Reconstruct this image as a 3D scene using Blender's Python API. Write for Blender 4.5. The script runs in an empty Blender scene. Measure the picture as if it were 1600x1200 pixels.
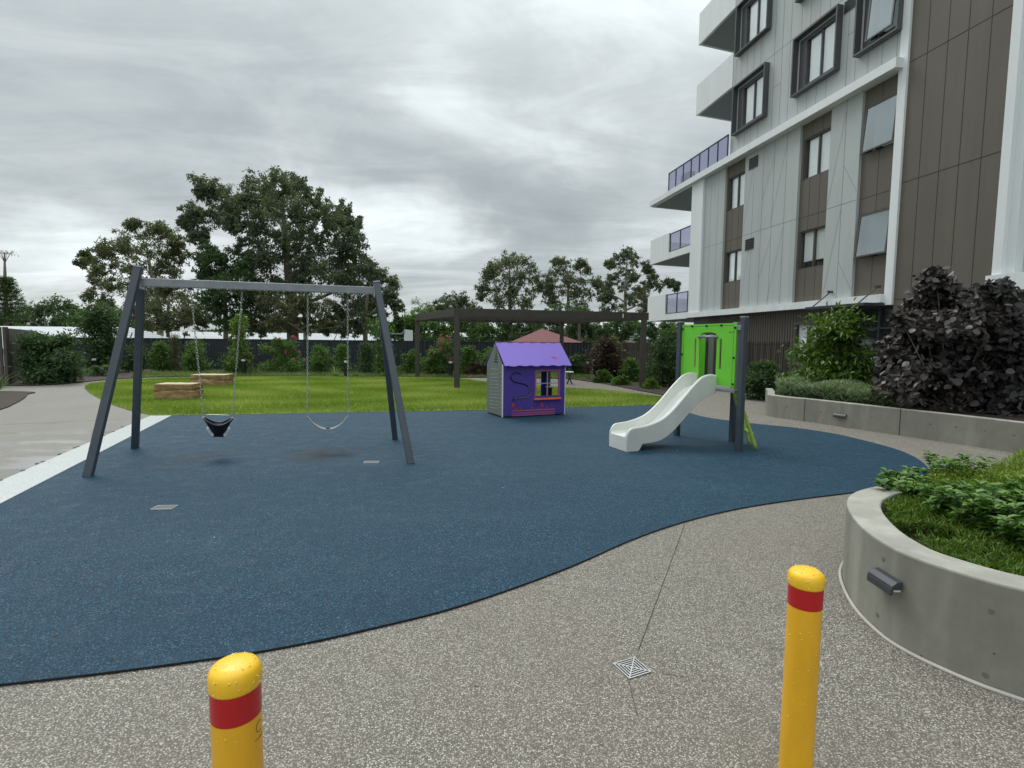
import bpy, bmesh, math, random
import numpy as np
from mathutils import Vector, Matrix
R = math.radians
random.seed(7); rng = np.random.default_rng(7)
scene = bpy.context.scene
col = scene.collection
# ------------------------------------------------------------------ camera
FPX = 840.0; PITCH = math.atan(68/840.); ROLL = 0.0105; CH = 1.6
_f = Vector((0, math.cos(PITCH), -math.sin(PITCH))); _r0 = Vector((1, 0, 0)); _u0 = _r0.cross(_f)
_r = math.cos(ROLL)*_r0 + math.sin(ROLL)*_u0; _u = -math.sin(ROLL)*_r0 + math.cos(ROLL)*_u0
cd = bpy.data.cameras.new('camera'); cam = bpy.data.objects.new('camera', cd); col.objects.link(cam)
cd.sensor_width = 36; cd.lens = FPX/1600*36; cd.clip_start = 0.05; cd.clip_end = 3000
cam.matrix_world = Matrix(((_r.x, _u.x, -_f.x, 0), (_r.y, _u.y, -_f.y, 0), (_r.z, _u.z, -_f.z, CH), (0, 0, 0, 1)))
scene.camera = cam
# ------------------------------------------------------------------ light
SUN_EL, SUN_AZ = 52, -35      # azimuth measured from +Y towards +X
EXPOSURE = 1.0
SKY_GAIN = 6.0
world = bpy.data.worlds.new('World'); scene.world = world; world.use_nodes = True
scene.view_settings.view_transform = 'Standard'; scene.view_settings.look = 'None'
scene.view_settings.exposure = EXPOSURE; scene.view_settings.gamma = 1
def setup_world():
    nt = world.node_tree; N = nt.nodes; L = nt.links; N.clear()
    def nd(t, **k):
        n = N.new(t)
        for a, b in k.items(): setattr(n, a, b)
        return n
    out = nd('ShaderNodeOutputWorld'); bg = nd('ShaderNodeBackground'); bg.inputs[1].default_value = 0.1
    sky = nd('ShaderNodeTexSky', sky_type='NISHITA', sun_disc=False); sky.sun_elevation = R(SUN_EL); sky.sun_rotation = R(SUN_AZ)
    tc = nd('ShaderNodeTexCoord'); sep = nd('ShaderNodeSeparateXYZ'); L.new(tc.outputs['Generated'], sep.inputs[0])
    def mth(op, a, b=None, c=None, clamp=False):
        m = nd('ShaderNodeMath', operation=op); m.use_clamp = clamp
        for i, v in enumerate((a, b, c)):
            if v is None: continue
            if isinstance(v, (int, float)): m.inputs[i].default_value = v
            else: L.new(v, m.inputs[i])
        return m.outputs[0]
    zc = mth('MAXIMUM', sep.outputs[2], 0.0)
    den = mth('ADD', zc, 0.14)
    u = mth('DIVIDE', sep.outputs[0], den); v = mth('DIVIDE', sep.outputs[1], den)
    cmb = nd('ShaderNodeCombineXYZ'); L.new(u, cmb.inputs[0]); L.new(v, cmb.inputs[1])
    def noise(scale, det, rough, dist, off=(0, 0, 0), sc=(1, 1, 1), src=None):
        mp = nd('ShaderNodeMapping'); mp.inputs['Location'].default_value = off; mp.inputs['Scale'].default_value = sc
        mp.inputs['Rotation'].default_value = (0, 0, R(-14))
        L.new(src or cmb.outputs[0], mp.inputs[0])
        n = nd('ShaderNodeTexNoise'); n.inputs['Scale'].default_value = scale; n.inputs['Detail'].default_value = det
        n.inputs['Roughness'].default_value = rough; n.inputs['Distortion'].default_value = dist
        L.new(mp.outputs[0], n.inputs['Vector']); return n.outputs[0]
    n1 = noise(0.62, 7, 0.55, 0.5, (3.1, 1.2, 0), (0.8, 1.15, 1))
    n2 = noise(2.1, 8, 0.62, 0.8, (7.4, 2.6, 0), (0.7, 1.3, 1))
    n3 = noise(0.28, 3, 0.5, 0.3, (1.7, 9.1, 0))
    n = mth('ADD', mth('MULTIPLY', n1, 0.5), mth('ADD', mth('MULTIPLY', n2, 0.25), mth('MULTIPLY', n3, 0.25)))
    # soft bright breaks and dark banks of the cloud deck, given by their compass direction
    wn = nd('ShaderNodeTexNoise'); wn.inputs['Scale'].default_value = 3.2; wn.inputs['Detail'].default_value = 5; wn.inputs['Roughness'].default_value = .6; L.new(tc.outputs['Generated'], wn.inputs['Vector'])
    w1 = nd('ShaderNodeVectorMath', operation='SUBTRACT'); L.new(wn.outputs['Color'], w1.inputs[0]); w1.inputs[1].default_value = (.5, .5, .5)
    w2 = nd('ShaderNodeVectorMath', operation='MULTIPLY'); L.new(w1.outputs[0], w2.inputs[0]); w2.inputs[1].default_value = (.55, .55, .22)
    w3 = nd('ShaderNodeVectorMath', operation='ADD'); L.new(tc.outputs['Generated'], w3.inputs[0]); L.new(w2.outputs[0], w3.inputs[1])
    w4 = nd('ShaderNodeVectorMath', operation='MULTIPLY'); L.new(w3.outputs[0], w4.inputs[0]); w4.inputs[1].default_value = (1, 1, 2.1)
    def blob(px, py, wid, amt):
        d = (_f + _r*((px-800)/FPX) - _u*((py-600)/FPX)).normalized()
        dot = nd('ShaderNodeVectorMath', operation='DISTANCE'); L.new(w4.outputs[0], dot.inputs[0]); dot.inputs[1].default_value = (d.x, d.y, d.z*2.1)
        g = mth('DIVIDE', dot.outputs['Value'], wid)
        return mth('MULTIPLY', mth('POWER', 2.718, mth('MULTIPLY', mth('MULTIPLY', g, g), -1.0)), amt)
    BL = [(620, 335, .13, .13), (500, 290, .12, .07), (760, 205, .14, .08), (720, 390, .16, .06), (930, 215, .12, .09), (110, 385, .14, .055), (20, 340, .12, .045), (1050, 60, .2, .07), (340, 250, .1, .03), (640, 185, .1, .05), 
          (790, 290, .2, -.05), (960, 300, .18, -.05), (200, 90, .42, -.05), (650, 60, .35, -.05), (60, 230, .2, -.04), (850, 110, .14, -.03), (300, 290, .12, -.04), (700, 440, .12, .05), (130, 440, .12, .04), (900, 350, .08, -.03)]
    for b in BL: n = mth('ADD', n, blob(*b))
    cr = nd('ShaderNodeValToRGB'); L.new(n, cr.inputs[0])
    e = cr.color_ramp.elements; e[0].position = 0.34; e[0].color = (0.31, 0.35, 0.365, 1); e[1].position = 0.68; e[1].color = (0.84, 0.93, 0.94, 1)
    for p, c in ((0.43, (0.38, 0.42, 0.43, 1)), (0.5, (0.48, 0.52, 0.53, 1)), (0.6, (0.68, 0.735, 0.74, 1))):
        x = cr.color_ramp.elements.new(p); x.color = c
    # overcast dome: brighter overhead
    up = mth('MULTIPLY_ADD', mth('POWER', zc, 3.5), 3.2, 0.97)
    vm = nd('ShaderNodeVectorMath', operation='SCALE'); L.new(cr.outputs[0], vm.inputs[0]); L.new(mth('MULTIPLY', up, SKY_GAIN), vm.inputs[3])
    mx = nd('ShaderNodeMix', data_type='RGBA'); mx.inputs[0].default_value = 0.97
    L.new(sky.outputs[0], mx.inputs[6]); L.new(vm.outputs[0], mx.inputs[7])
    L.new(mx.outputs[2], bg.inputs[0]); L.new(bg.outputs[0], out.inputs[0])
setup_world()
sd = bpy.data.lights.new('sun', 'SUN'); sun = bpy.data.objects.new('sun', sd); col.objects.link(sun)
sd.energy = 0.7; sd.angle = R(25); sd.color = (1.0, 0.97, 0.93)
_sv = Vector((math.sin(R(SUN_AZ))*math.cos(R(SUN_EL)), math.cos(R(SUN_AZ))*math.cos(R(SUN_EL)), math.sin(R(SUN_EL))))
sun.rotation_euler = _sv.to_track_quat('Z', 'Y').to_euler(); sun.location = (0, 0, 30)
# ------------------------------------------------------------------ pixel -> world helpers (1600x1200 photo pixels)
CAM = Vector((0, 0, CH))
def ray(x, y): return _f + _r*((x-800)/FPX) - _u*((y-600)/FPX)
def G(x, y, z=0.0):
    d = ray(x, y); return CAM + d*((z-CH)/d.z)
def at(x, y, Y):
    d = ray(x, y); return CAM + d*(Y/d.y)
def V(*a): return Vector(a)
# ------------------------------------------------------------------ object helpers
ORG = {}
def tag(o, label=None, cat=None, group=None, kind=None):
    if label: o['label'] = label
    if cat: o['category'] = cat
    if group: o['group'] = group
    if kind: o['kind'] = kind
    return o
def thing(name, loc, label, cat, group=None):
    o = bpy.data.objects.new(name, None); col.objects.link(o); o.location = loc; o.empty_display_size = 0.1
    ORG[o.name] = Vector(loc); return tag(o, label, cat, group)
def link(me, name, mat, parent=None, base=None):
    o = bpy.data.objects.new(name, me); col.objects.link(o)
    if mat: me.materials.append(mat)
    if parent is not None:
        o.parent = parent; ORG[o.name] = ORG[parent.name]
    else:
        ORG[o.name] = Vector(base) if base is not None else Vector((0, 0, 0)); o.location = ORG[o.name]
    return o
class MB:
    def __init__(s): s.v = []; s.f = []
    def add(s, vs, fs):
        b = len(s.v); s.v += [tuple(p) for p in vs]; s.f += [tuple(i+b for i in f) for f in fs]; return s
    def hexa(s, p):   # 8 points: bottom 4 ccw, top 4 ccw
        return s.add(p, [(3, 2, 1, 0), (4, 5, 6, 7), (0, 1, 5, 4), (1, 2, 6, 5), (2, 3, 7, 6), (3, 0, 4, 7)])
    def box(s, x0, x1, y0, y1, z0, z1):
        return s.hexa([(x0, y0, z0), (x1, y0, z0), (x1, y1, z0), (x0, y1, z0), (x0, y0, z1), (x1, y0, z1), (x1, y1, z1), (x0, y1, z1)])
    def obox(s, c, ax, ay, az):   # centre and three half-axis vectors
        c, ax, ay, az = map(Vector, (c, ax, ay, az))
        return s.hexa([c-ax-ay-az, c+ax-ay-az, c+ax+ay-az, c-ax+ay-az, c-ax-ay+az, c+ax-ay+az, c+ax+ay+az, c-ax+ay+az])
    def bar(s, a, b, w, h=None, up=(0, 0, 1)):   # rectangular bar from a to b
        a, b = Vector(a), Vector(b); h = h or w; d = (b-a).normalized(); up = Vector(up)
        x = d.cross(up)
        if x.length < 1e-4: x = d.cross(Vector((0, 1, 0)))
        x.normalize(); z = x.cross(d).normalized()
        return s.obox((a+b)/2, (b-a)/2, x*w/2, z*h/2)
    def tube(s, pts, rad, n=8, caps=True):
        pts = [Vector(p) for p in pts]
        if isinstance(rad, (int, float)): rad = [rad]*len(pts)
        rings = []; prev = None
        for i, p in enumerate(pts):
            d = (pts[min(i+1, len(pts)-1)]-pts[max(i-1, 0)]).normalized()
            if prev is None:
                x = d.cross(Vector((0, 0, 1)));
                if x.length < 1e-3: x = d.cross(Vector((1, 0, 0)))
            else: x = prev-d*prev.dot(d)
            x.normalize(); y = d.cross(x); prev = x
            rings.append([p+(x*math.cos(2*math.pi*k/n)+y*math.sin(2*math.pi*k/n))*rad[i] for k in range(n)])
        vs = [q for r_ in rings for q in r_]; fs = []
        for i in range(len(pts)-1):
            for k in range(n): fs.append((i*n+k, i*n+(k+1) % n, (i+1)*n+(k+1) % n, (i+1)*n+k))
        if caps: fs += [tuple(range(n-1, -1, -1)), tuple(range((len(pts)-1)*n, len(pts)*n))]
        return s.add(vs, fs)
    def lathe(s, c, prof, n=24):   # prof: (radius, z) list
        c = Vector(c); vs = []; fs = []
        for r_, z in prof:
            for k in range(n):
                a = 2*math.pi*k/n; vs.append(c+V(r_*math.cos(a), r_*math.sin(a), z))
        for i in range(len(prof)-1):
            for k in range(n): fs.append((i*n+k, i*n+(k+1) % n, (i+1)*n+(k+1) % n, (i+1)*n+k))
        fs.append(tuple(range((len(prof)-1)*n, len(prof)*n)));
        fs.append(tuple(range(n-1, -1, -1)))
        return s.add(vs, fs)
    def prism(s, poly, z0, z1):    # poly: list of (x,y), any winding
        A = sum(poly[i][0]*poly[(i+1) % len(poly)][1]-poly[(i+1) % len(poly)][0]*poly[i][1] for i in range(len(poly)))
        if A < 0: poly = poly[::-1]
        n = len(poly); vs = [(p[0], p[1], z0) for p in poly]+[(p[0], p[1], z1) for p in poly]
        fs = [tuple(range(n-1, -1, -1)), tuple(range(n, 2*n))]+[(i, (i+1) % n, (i+1) % n+n, i+n) for i in range(n)]
        return s.add(vs, fs)
    def sheet(s, poly, z):
        A = sum(poly[i][0]*poly[(i+1) % len(poly)][1]-poly[(i+1) % len(poly)][0]*poly[i][1] for i in range(len(poly)))
        if A < 0: poly = poly[::-1]
        return s.add([(p[0], p[1], z) for p in poly], [tuple(range(len(poly)))])
    def plate(s, pts, nrm):   # planar outline in 3D extruded along nrm
        pts = [Vector(p) for p in pts]; nrm = Vector(nrm); n = len(pts)
        return s.add(pts+[p+nrm for p in pts], [tuple(range(n-1, -1, -1)), tuple(range(n, 2*n))]+[(i, (i+1) % n, (i+1) % n+n, i+n) for i in range(n)])
    def build(s, name, mat, parent=None, base=None, smooth=False, bevel=0, fix=True):
        org = ORG[parent.name] if parent is not None else Vector(base or (0, 0, 0))
        me = bpy.data.meshes.new(name); me.from_pydata([(p[0]-org.x, p[1]-org.y, p[2]-org.z) for p in s.v], [], s.f)
        if fix:
            bm = bmesh.new(); bm.from_mesh(me); bmesh.ops.recalc_face_normals(bm, faces=bm.faces); bm.to_mesh(me); bm.free()
        if smooth:
            for p in me.polygons: p.use_smooth = True
            if smooth == 'auto': me.set_sharp_from_angle(angle=R(40))
        me.update(); o = link(me, name, mat, parent, org)
        if bevel:
            b = o.modifiers.new('bevel', 'BEVEL'); b.width = bevel; b.segments = 2; b.limit_method = 'ANGLE'; b.angle_limit = R(40)
        return o
def catmull(pts, n=6, closed=False):
    out = []; m = len(pts)
    P = lambda i: Vector(pts[i % m]) if closed else Vector(pts[max(0, min(m-1, i))])
    for i in range(m if closed else m-1):
        a, b, c, d = P(i-1), P(i), P(i+1), P(i+2)
        for k in range(n):
            t = k/n; out.append(0.5*((2*b)+(c-a)*t+(2*a-5*b+4*c-d)*t*t+(3*b-a-3*c+d)*t**3))
    if not closed: out.append(P(m-1))
    return out
# ------------------------------------------------------------------ materials
MATS = {}
class NT:
    def __init__(s, name):
        s.m = bpy.data.materials.new(name); s.m.use_nodes = True; s.t = s.m.node_tree; s.b = s.t.nodes['Principled BSDF']; s.o = s.t.nodes['Material Output']
        s.tc = s.n('ShaderNodeTexCoord')
    def n(s, t, **k):
        x = s.t.nodes.new(t)
        for a, b in k.items(): setattr(x, a, b)
        return x
    def l(s, a, b): s.t.links.new(a, b)
    def geo(s): return s.n('ShaderNodeNewGeometry').outputs['Position']
    def noise(s, scale, det=3, rough=.5, vec=None, sc=None, dist=0, out=0):
        x = s.n('ShaderNodeTexNoise'); x.inputs['Scale'].default_value = scale; x.inputs['Detail'].default_value = det; x.inputs['Roughness'].default_value = rough; x.inputs['Distortion'].default_value = dist
        v = vec or s.tc.outputs['Object']
        if sc: mp = s.n('ShaderNodeMapping'); mp.inputs['Scale'].default_value = sc; s.l(v, mp.inputs[0]); v = mp.outputs[0]
        s.l(v, x.inputs['Vector']); return x.outputs[out]
    def vor(s, scale, vec=None, feature='F1'):
        x = s.n('ShaderNodeTexVoronoi', feature=feature); x.inputs['Scale'].default_value = scale
        s.l(vec or s.tc.outputs['Object'], x.inputs['Vector']); return x
    def ramp(s, fac, stops):
        x = s.n('ShaderNodeValToRGB'); e = x.color_ramp.elements
        while len(e) < len(stops): e.new(0.5)
        for i, (p, c) in enumerate(stops):
            e[i].position = p; e[i].color = (*c, 1) if not isinstance(c, (int, float)) else (c, c, c, 1)
        s.l(fac, x.inputs[0]); return x.outputs[0]
    def mix(s, fac, a, b, mode='MIX'):
        x = s.n('ShaderNodeMix', data_type='RGBA', blend_type=mode)
        for i, v in ((0, fac), (6, a), (7, b)):
            if isinstance(v, (int, float)): x.inputs[i].default_value = v
            elif isinstance(v, tuple): x.inputs[i].default_value = (*v, 1)
            else: s.l(v, x.inputs[i])
        return x.outputs[2]
    def math(s, op, a, b=0, clamp=False):
        x = s.n('ShaderNodeMath', operation=op); x.use_clamp = clamp
        for i, v in enumerate((a, b)):
            if isinstance(v, (int, float)): x.inputs[i].default_value = v
            else: s.l(v, x.inputs[i])
        return x.outputs[0]
    def bump(s, h, strength=.3, dist=.01):
        x = s.n('ShaderNodeBump'); x.inputs['Strength'].default_value = strength; x.inputs['Distance'].default_value = dist
        s.l(h, x.inputs['Height']); s.l(x.outputs[0], s.b.inputs['Normal'])
    def set(s, color=None, rough=None, metal=None, spec=None):
        for k, v in (('Base Color', color), ('Roughness', rough), ('Metallic', metal), ('Specular IOR Level', spec)):
            if v is None: continue
            if isinstance(v, (int, float)): s.b.inputs[k].default_value = v
            elif isinstance(v, tuple): s.b.inputs[k].default_value = (*v, 1)
            else: s.l(v, s.b.inputs[k])
        return s
def paint(name, c, rough=.5, metal=0, var=.12, scale=3, bump=0, bscale=60, spec=None, sc=None):
    if name in MATS: return MATS[name]
    t = NT(name); n = t.noise(scale, 5, .6, sc=sc)
    lo = tuple(x*(1-var) for x in c); hi = tuple(min(1, x*(1+var)) for x in c)
    t.set(t.ramp(n, [(.3, lo), (.7, hi)]), t.ramp(n, [(.3, rough*.85), (.7, min(1, rough*1.15))]), metal, spec)
    if bump: t.bump(t.noise(bscale, 3), bump, .004)
    MATS[name] = t.m; return t.m
def concrete(name, c, wear=True):
    t = NT(name); p = t.geo(); n = t.noise(1.6, 6, .65, vec=p); n2 = t.noise(14, 5, .6, vec=p); st = t.noise(3.0, 4, .6, vec=p, sc=(1, 1, .12))
    base = t.ramp(n, [(.3, tuple(x*.78 for x in c)), (.7, tuple(x*1.15 for x in c))])
    base = t.mix(t.ramp(n2, [(.35, .0), (.75, .35)]), base, tuple(x*.7 for x in c))
    base = t.mix(t.ramp(st, [(.52, .0), (.70, .5)]), base, tuple(x*1.55 for x in c)); st2 = t.noise(1.1, 5, .65, vec=p, sc=(1.5, 1.5, .35)); base = t.mix(t.ramp(st2, [(.52, .0), (.68, .5)]), base, tuple(x*.55 for x in c))
    v = t.vor(9, p); hole = t.ramp(v.outputs['Distance'], [(.035, 1.0), (.06, 0.0)])
    base = t.mix(hole, base, tuple(x*.35 for x in c))
    t.set(base, .75); t.bump(t.mix(.5, n2, t.ramp(v.outputs['Distance'], [(.03, 0.), (.07, 1.)])), .25, .01)
    return t.m
def foliage(name, c0, c1, c2, rough=.5, trans=.35):
    if name in MATS: return MATS[name]
    t = NT(name); a = t.n('ShaderNodeAttribute', attribute_name='rnd')
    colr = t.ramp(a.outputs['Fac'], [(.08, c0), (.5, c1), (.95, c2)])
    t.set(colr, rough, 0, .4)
    tr = t.n('ShaderNodeBsdfTranslucent'); t.l(t.mix(1.0, colr, (1.0, 1.15, .5), 'MULTIPLY'), tr.inputs[0])
    mx = t.n('ShaderNodeMixShader'); mx.inputs[0].default_value = trans
    t.l(t.b.outputs[0], mx.inputs[1]); t.l(tr.outputs[0], mx.inputs[2]); t.l(mx.outputs[0], t.o.inputs[0])
    MATS[name] = t.m; return t.m
def glass(name, tint=(1, 1, 1), refl=.35, body=0.0, bodycol=(.1, .12, .13)):
    t = NT(name); t.t.nodes.remove(t.b)
    tr = t.n('ShaderNodeBsdfTransparent'); tr.inputs[0].default_value = (*tint, 1)
    gl = t.n('ShaderNodeBsdfGlossy'); gl.inputs['Roughness'].default_value = .04; gl.inputs[0].default_value = (.95, .97, 1, 1)
    lw = t.n('ShaderNodeLayerWeight'); lw.inputs[0].default_value = .5
    fac = t.math('ADD', t.math('MULTIPLY', t.math('POWER', lw.outputs['Facing'], 2.5), .8), refl*.25)
    mx = t.n('ShaderNodeMixShader'); t.l(fac, mx.inputs[0]); t.l(tr.outputs[0], mx.inputs[1]); t.l(gl.outputs[0], mx.inputs[2])
    last = mx
    if body:
        df = t.n('ShaderNodeBsdfDiffuse'); df.inputs[0].default_value = (*bodycol, 1)
        m2 = t.n('ShaderNodeMixShader'); m2.inputs[0].default_value = body; t.l(mx.outputs[0], m2.inputs[1]); t.l(df.outputs[0], m2.inputs[2]); last = m2
    t.l(last.outputs[0], t.o.inputs[0]); return t.m
def m_aggregate():
    t = NT('exposed_aggregate'); p = t.geo()
    v1 = t.vor(142, p); v2 = t.vor(300, p)
    h = t.n('ShaderNodeSeparateColor'); t.l(v1.outputs['Color'], h.inputs[0])
    stone = t.ramp(h.outputs[0], [(.0, (.06, .052, .042)), (.2, (.17, .152, .124)), (.5, (.26, .238, .198)), (.8, (.38, .355, .303)), (1, (.58, .55, .48))])
    h2 = t.n('ShaderNodeSeparateColor'); t.l(v2.outputs['Color'], h2.inputs[0])
    fine = t.ramp(h2.outputs[1], [(0, (.055, .048, .038)), (1, (.155, .140, .114))])
    c = t.mix(t.ramp(v1.outputs['Distance'], [(.40, 0.), (.60, 1.)]), stone, fine)
    big = t.noise(.55, 5, .6, vec=p); c = t.mix(t.ramp(big, [(.35, .0), (.7, .38)]), c, (.20, .175, .145))
    # the far and left end is an older, paler pour
    sx = t.n('ShaderNodeSeparateXYZ'); t.l(p, sx.inputs[0])
    far = t.ramp(t.math('ADD', t.math('MULTIPLY', sx.outputs[0], -.12), t.math('MULTIPLY', big, .3)), [(.45, 0.), (.75, 1.)])
    c = t.mix(t.math('MULTIPLY', far, .5), c, (.215, .205, .188))
    # damp puddly film
    wet = t.ramp(t.noise(.9, 4, .55, vec=p, sc=(.7, 2.2, 1)), [(.50, 0.), (.62, 1.)])
    wet = t.math('MULTIPLY', wet, far); wet = t.math('MULTIPLY', wet, t.ramp(t.math('MULTIPLY', sx.outputs[1], .05), [(.40, 1.), (.50, 0.)]))
    c = t.mix(t.math('MULTIPLY', wet, .12), c, (.22, .21, .19))
    spot = t.noise(2.3, 6, .7, vec=p); c = t.mix(t.ramp(spot, [(.56, 0.), (.68, .28)]), c, (.085, .078, .066)); pale = t.noise(.8, 6, .7, vec=p, sc=(2.5, .7, 1)); c = t.mix(t.ramp(pale, [(.58, 0.), (.75, .25)]), c, (.42, .40, .36))
    rough = t.mix(wet, t.ramp(big, [(.3, .62), (.7, .8)]), (.34, .34, .34))
    t.set(c, rough, 0, .45)
    t.l(wet, t.b.inputs['Coat Weight']); t.b.inputs['Coat Roughness'].default_value = .12; t.b.inputs['Coat IOR'].default_value = 1.6
    bm_ = t.n('ShaderNodeBump'); bm_.inputs['Distance'].default_value = .004
    t.l(t.math('MULTIPLY', t.math('SUBTRACT', 1.0, wet), .35), bm_.inputs['Strength']); t.l(v1.outputs['Distance'], bm_.inputs['Height']); t.l(bm_.outputs[0], t.b.inputs['Normal'])
    return t.m
def m_rubber():
    t = NT('blue_rubber'); p = t.geo(); v = t.vor(165, p); h = t.n('ShaderNodeSeparateColor'); t.l(v.outputs['Color'], h.inputs[0])
    c = t.ramp(h.outputs[0], [(0, (.001, .009, .018)), (.3, (.002, .020, .040)), (.65, (.004, .040, .075)), (.92, (.018, .088, .140)), (1, (.09, .19, .27))])
    big = t.noise(.8, 5, .65, vec=p, sc=(1, 1.6, 1)); c = t.mix(t.ramp(big, [(.36, 0.), (.7, .5)]), c, (.006, .030, .058)); lgt = t.noise(.45, 5, .7, vec=p, sc=(.6, 2.2, 1)); c = t.mix(t.ramp(lgt, [(.5, 0.), (.72, .22)]), c, (.035, .075, .105))
    med = t.noise(5, 4, .6, vec=p); c = t.mix(t.ramp(med, [(.5, 0.), (.75, .22)]), c, (.06, .10, .14))
    # scuffed, worn patches on the landing spots below the two swings
    for (sx_, sy_, r_, a_) in ((-2.62, 7.25, .62, .8), (-4.25, 7.0, .6, .4)):
        mp = t.n('ShaderNodeVectorMath', operation='DISTANCE'); t.l(p, mp.inputs[0]); mp.inputs[1].default_value = (sx_, sy_, 0.012)
        dd = t.math('ADD', mp.outputs['Value'], t.math('MULTIPLY', t.math('SUBTRACT', med, .5), .5))
        c = t.mix(t.math('MULTIPLY', t.ramp(t.math('DIVIDE', dd, r_), [(.1, 1.), (1., 0.)]), a_), c, (.018, .024, .03))
    t.set(c, t.ramp(med, [(.3, .6), (.7, .8)]), 0, .28); t.bump(v.outputs['Distance'], .45, .004)
    return t.m
def m_turf():
    t = NT('lawn_soil'); p = t.geo(); n = t.noise(1.3, 5, .6, vec=p); n2 = t.noise(26, 4, .7, vec=p)
    c = t.ramp(n, [(.3, (.12, .19, .022)), (.6, (.19, .25, .04)), (.75, (.28, .29, .09))]); c = t.mix(t.ramp(n2, [(.3, .55), (.6, 0.)]), c, (.04, .07, .01))
    t.set(c, .9); t.bump(n2, .6, .02); return t.m
def m_mulch():
    t = NT('bark_mulch'); p = t.geo(); n = t.noise(60, 4, .7, vec=p, sc=(1, .45, 1)); n2 = t.noise(2, 4, .6, vec=p)
    c = t.ramp(n, [(.3, (.014, .010, .008)), (.55, (.045, .030, .022)), (.75, (.105, .075, .055))]); c = t.mix(t.ramp(n2, [(.5, 0.), (.7, .5)]), c, (.05, .04, .028))
    t.set(c, .85); t.bump(n, .8, .03); return t.m
def m_sandstone():
    t = NT('sandstone'); p = t.tc.outputs['Object']; n = t.noise(3.5, 6, .65, sc=(1, 1, 2.4)); n2 = t.noise(22, 5, .7)
    c = t.ramp(n, [(.3, (.17, .095, .04)), (.5, (.31, .20, .09)), (.72, (.46, .33, .16))]); c = t.mix(t.ramp(n2, [(.35, .5), (.6, 0.)]), c, (.24, .15, .07))
    t.set(c, .85); t.bump(t.mix(.5, n, n2), .7, .04); return t.m
def m_panel(name, c, var=.06):
    t = NT(name); p = t.geo(); n = t.noise(.35, 5, .6, vec=p); st = t.noise(2.0, 4, .65, vec=p, sc=(1, 1, .09)); f = t.noise(90, 2, .5, vec=p)
    a = t.ramp(n, [(.3, tuple(x*(1-var) for x in c)), (.7, tuple(x*(1+var) for x in c))])
    a = t.mix(t.ramp(st, [(.48, 0.), (.75, .42)]), a, tuple(x*.72 for x in c)); st3 = t.noise(1.2, 4, .6, vec=p, sc=(1.2, 1.2, .05)); a = t.mix(t.ramp(st3, [(.55, 0.), (.72, .3)]), a, tuple(min(.9, x*1.22) for x in c)); a = t.mix(t.ramp(f, [(.3, .12), (.7, 0.)]), a, tuple(x*.8 for x in c))
    t.set(a, .62, 0, .35); return t.m
def m_roofmetal(name, c):
    t = NT(name); p = t.geo(); n = t.noise(.6, 4, .6, vec=p); t.set(t.ramp(n, [(.3, tuple(x*.86 for x in c)), (.7, c)]), .5)
    w = t.n('ShaderNodeTexWave', wave_type='BANDS', bands_direction='X'); w.inputs['Scale'].default_value = 1.6; t.l(p, w.inputs[0]); t.bump(w.outputs[0], .5, .05); return t.m
def m_treadplate():
    t = NT('fibreglass_grip'); p = t.geo(); v = t.vor(40, p); n = t.noise(.9, 4, .6, vec=p)
    c = t.ramp(v.outputs['Distance'], [(.15, (.40, .425, .41)), (.5, (.56, .585, .57))]); c = t.mix(t.ramp(n, [(.45, 0.), (.75, .35)]), c, (.5, .51, .48))
    t.set(c, .32, 0, .6); t.bump(v.outputs['Distance'], .4, .004); return t.m
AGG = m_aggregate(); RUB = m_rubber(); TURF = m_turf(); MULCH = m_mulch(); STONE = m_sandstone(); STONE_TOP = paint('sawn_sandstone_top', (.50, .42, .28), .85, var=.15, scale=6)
CONC = concrete('planter_concrete', (.255, .248, .208)); CONC2 = concrete('planter_top_concrete', (.37, .36, .31))
LIGHTP = m_panel('pale_grey_cladding', (.45, .485, .475)); BROWNP = m_panel('brown_cladding', (.132, .117, .096), .12); WHITEP = m_panel('white_render', (.76, .79, .79), .03)
SOFFIT = paint('soffit_grey', (.24, .27, .28), .7, var=.06, scale=1); JOINT = paint('joint_shadow_gap', (.17, .185, .185), .8); JOINTB = paint('brown_joint', (.022, .019, .017), .8)
DGREY = paint('dark_window_frame', (.075, .078, .082), .45, var=.08); BRONZE = paint('bronze_frame', (.075, .066, .058), .45, var=.08)
CHAR = paint('charcoal_metal', (.038, .042, .048), .42, var=.12); SLATE = paint('slate_blue_paint', (.055, .068, .088), .42, var=.12, bump=.1, scale=6)
GALV = paint('galvanised_grey', (.25, .27, .285), .38, .35, var=.15, bump=.1, scale=8); STEEL = paint('bright_steel', (.60, .60, .58), .4, .4, var=.15)
CHAIN = paint('zinc_chain', (.42, .43, .43), .35, .7, var=.25, scale=40)
BLACK = paint('black_plastic', (.008, .008, .012), .4); WHITEPL = paint('white_moulded_plastic', (.66, .675, .635), .40, var=.09, scale=2.2, spec=.5, bump=.12, bscale=5)
PERG = paint('pergola_brown', (.052, .043, .037), .5, var=.18, scale=4); COLORB = paint('fence_blue_black', (.022, .028, .036), .5, var=.1)
TIMBER = paint('brown_paling', (.065, .050, .040), .75, var=.3, scale=3, sc=(3, 3, .3)); PICKET = paint('picket_brown', (.045, .038, .033), .6, var=.15)
GREENP = paint('lime_panel', (.16, .60, .035), .45, var=.04); GREEND = paint('lime_edge', (.30, .42, .10), .5); LADG = paint('ladder_green', (.36, .50, .09), .42, var=.06)
PURP = paint('purple_board', (.076, .047, .31), .5, var=.05); PURPL = paint('light_purple_board', (.21, .13, .56), .42, var=.05); GREYB = paint('grey_board', (.165, .185, .165), .6, var=.1)
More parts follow.
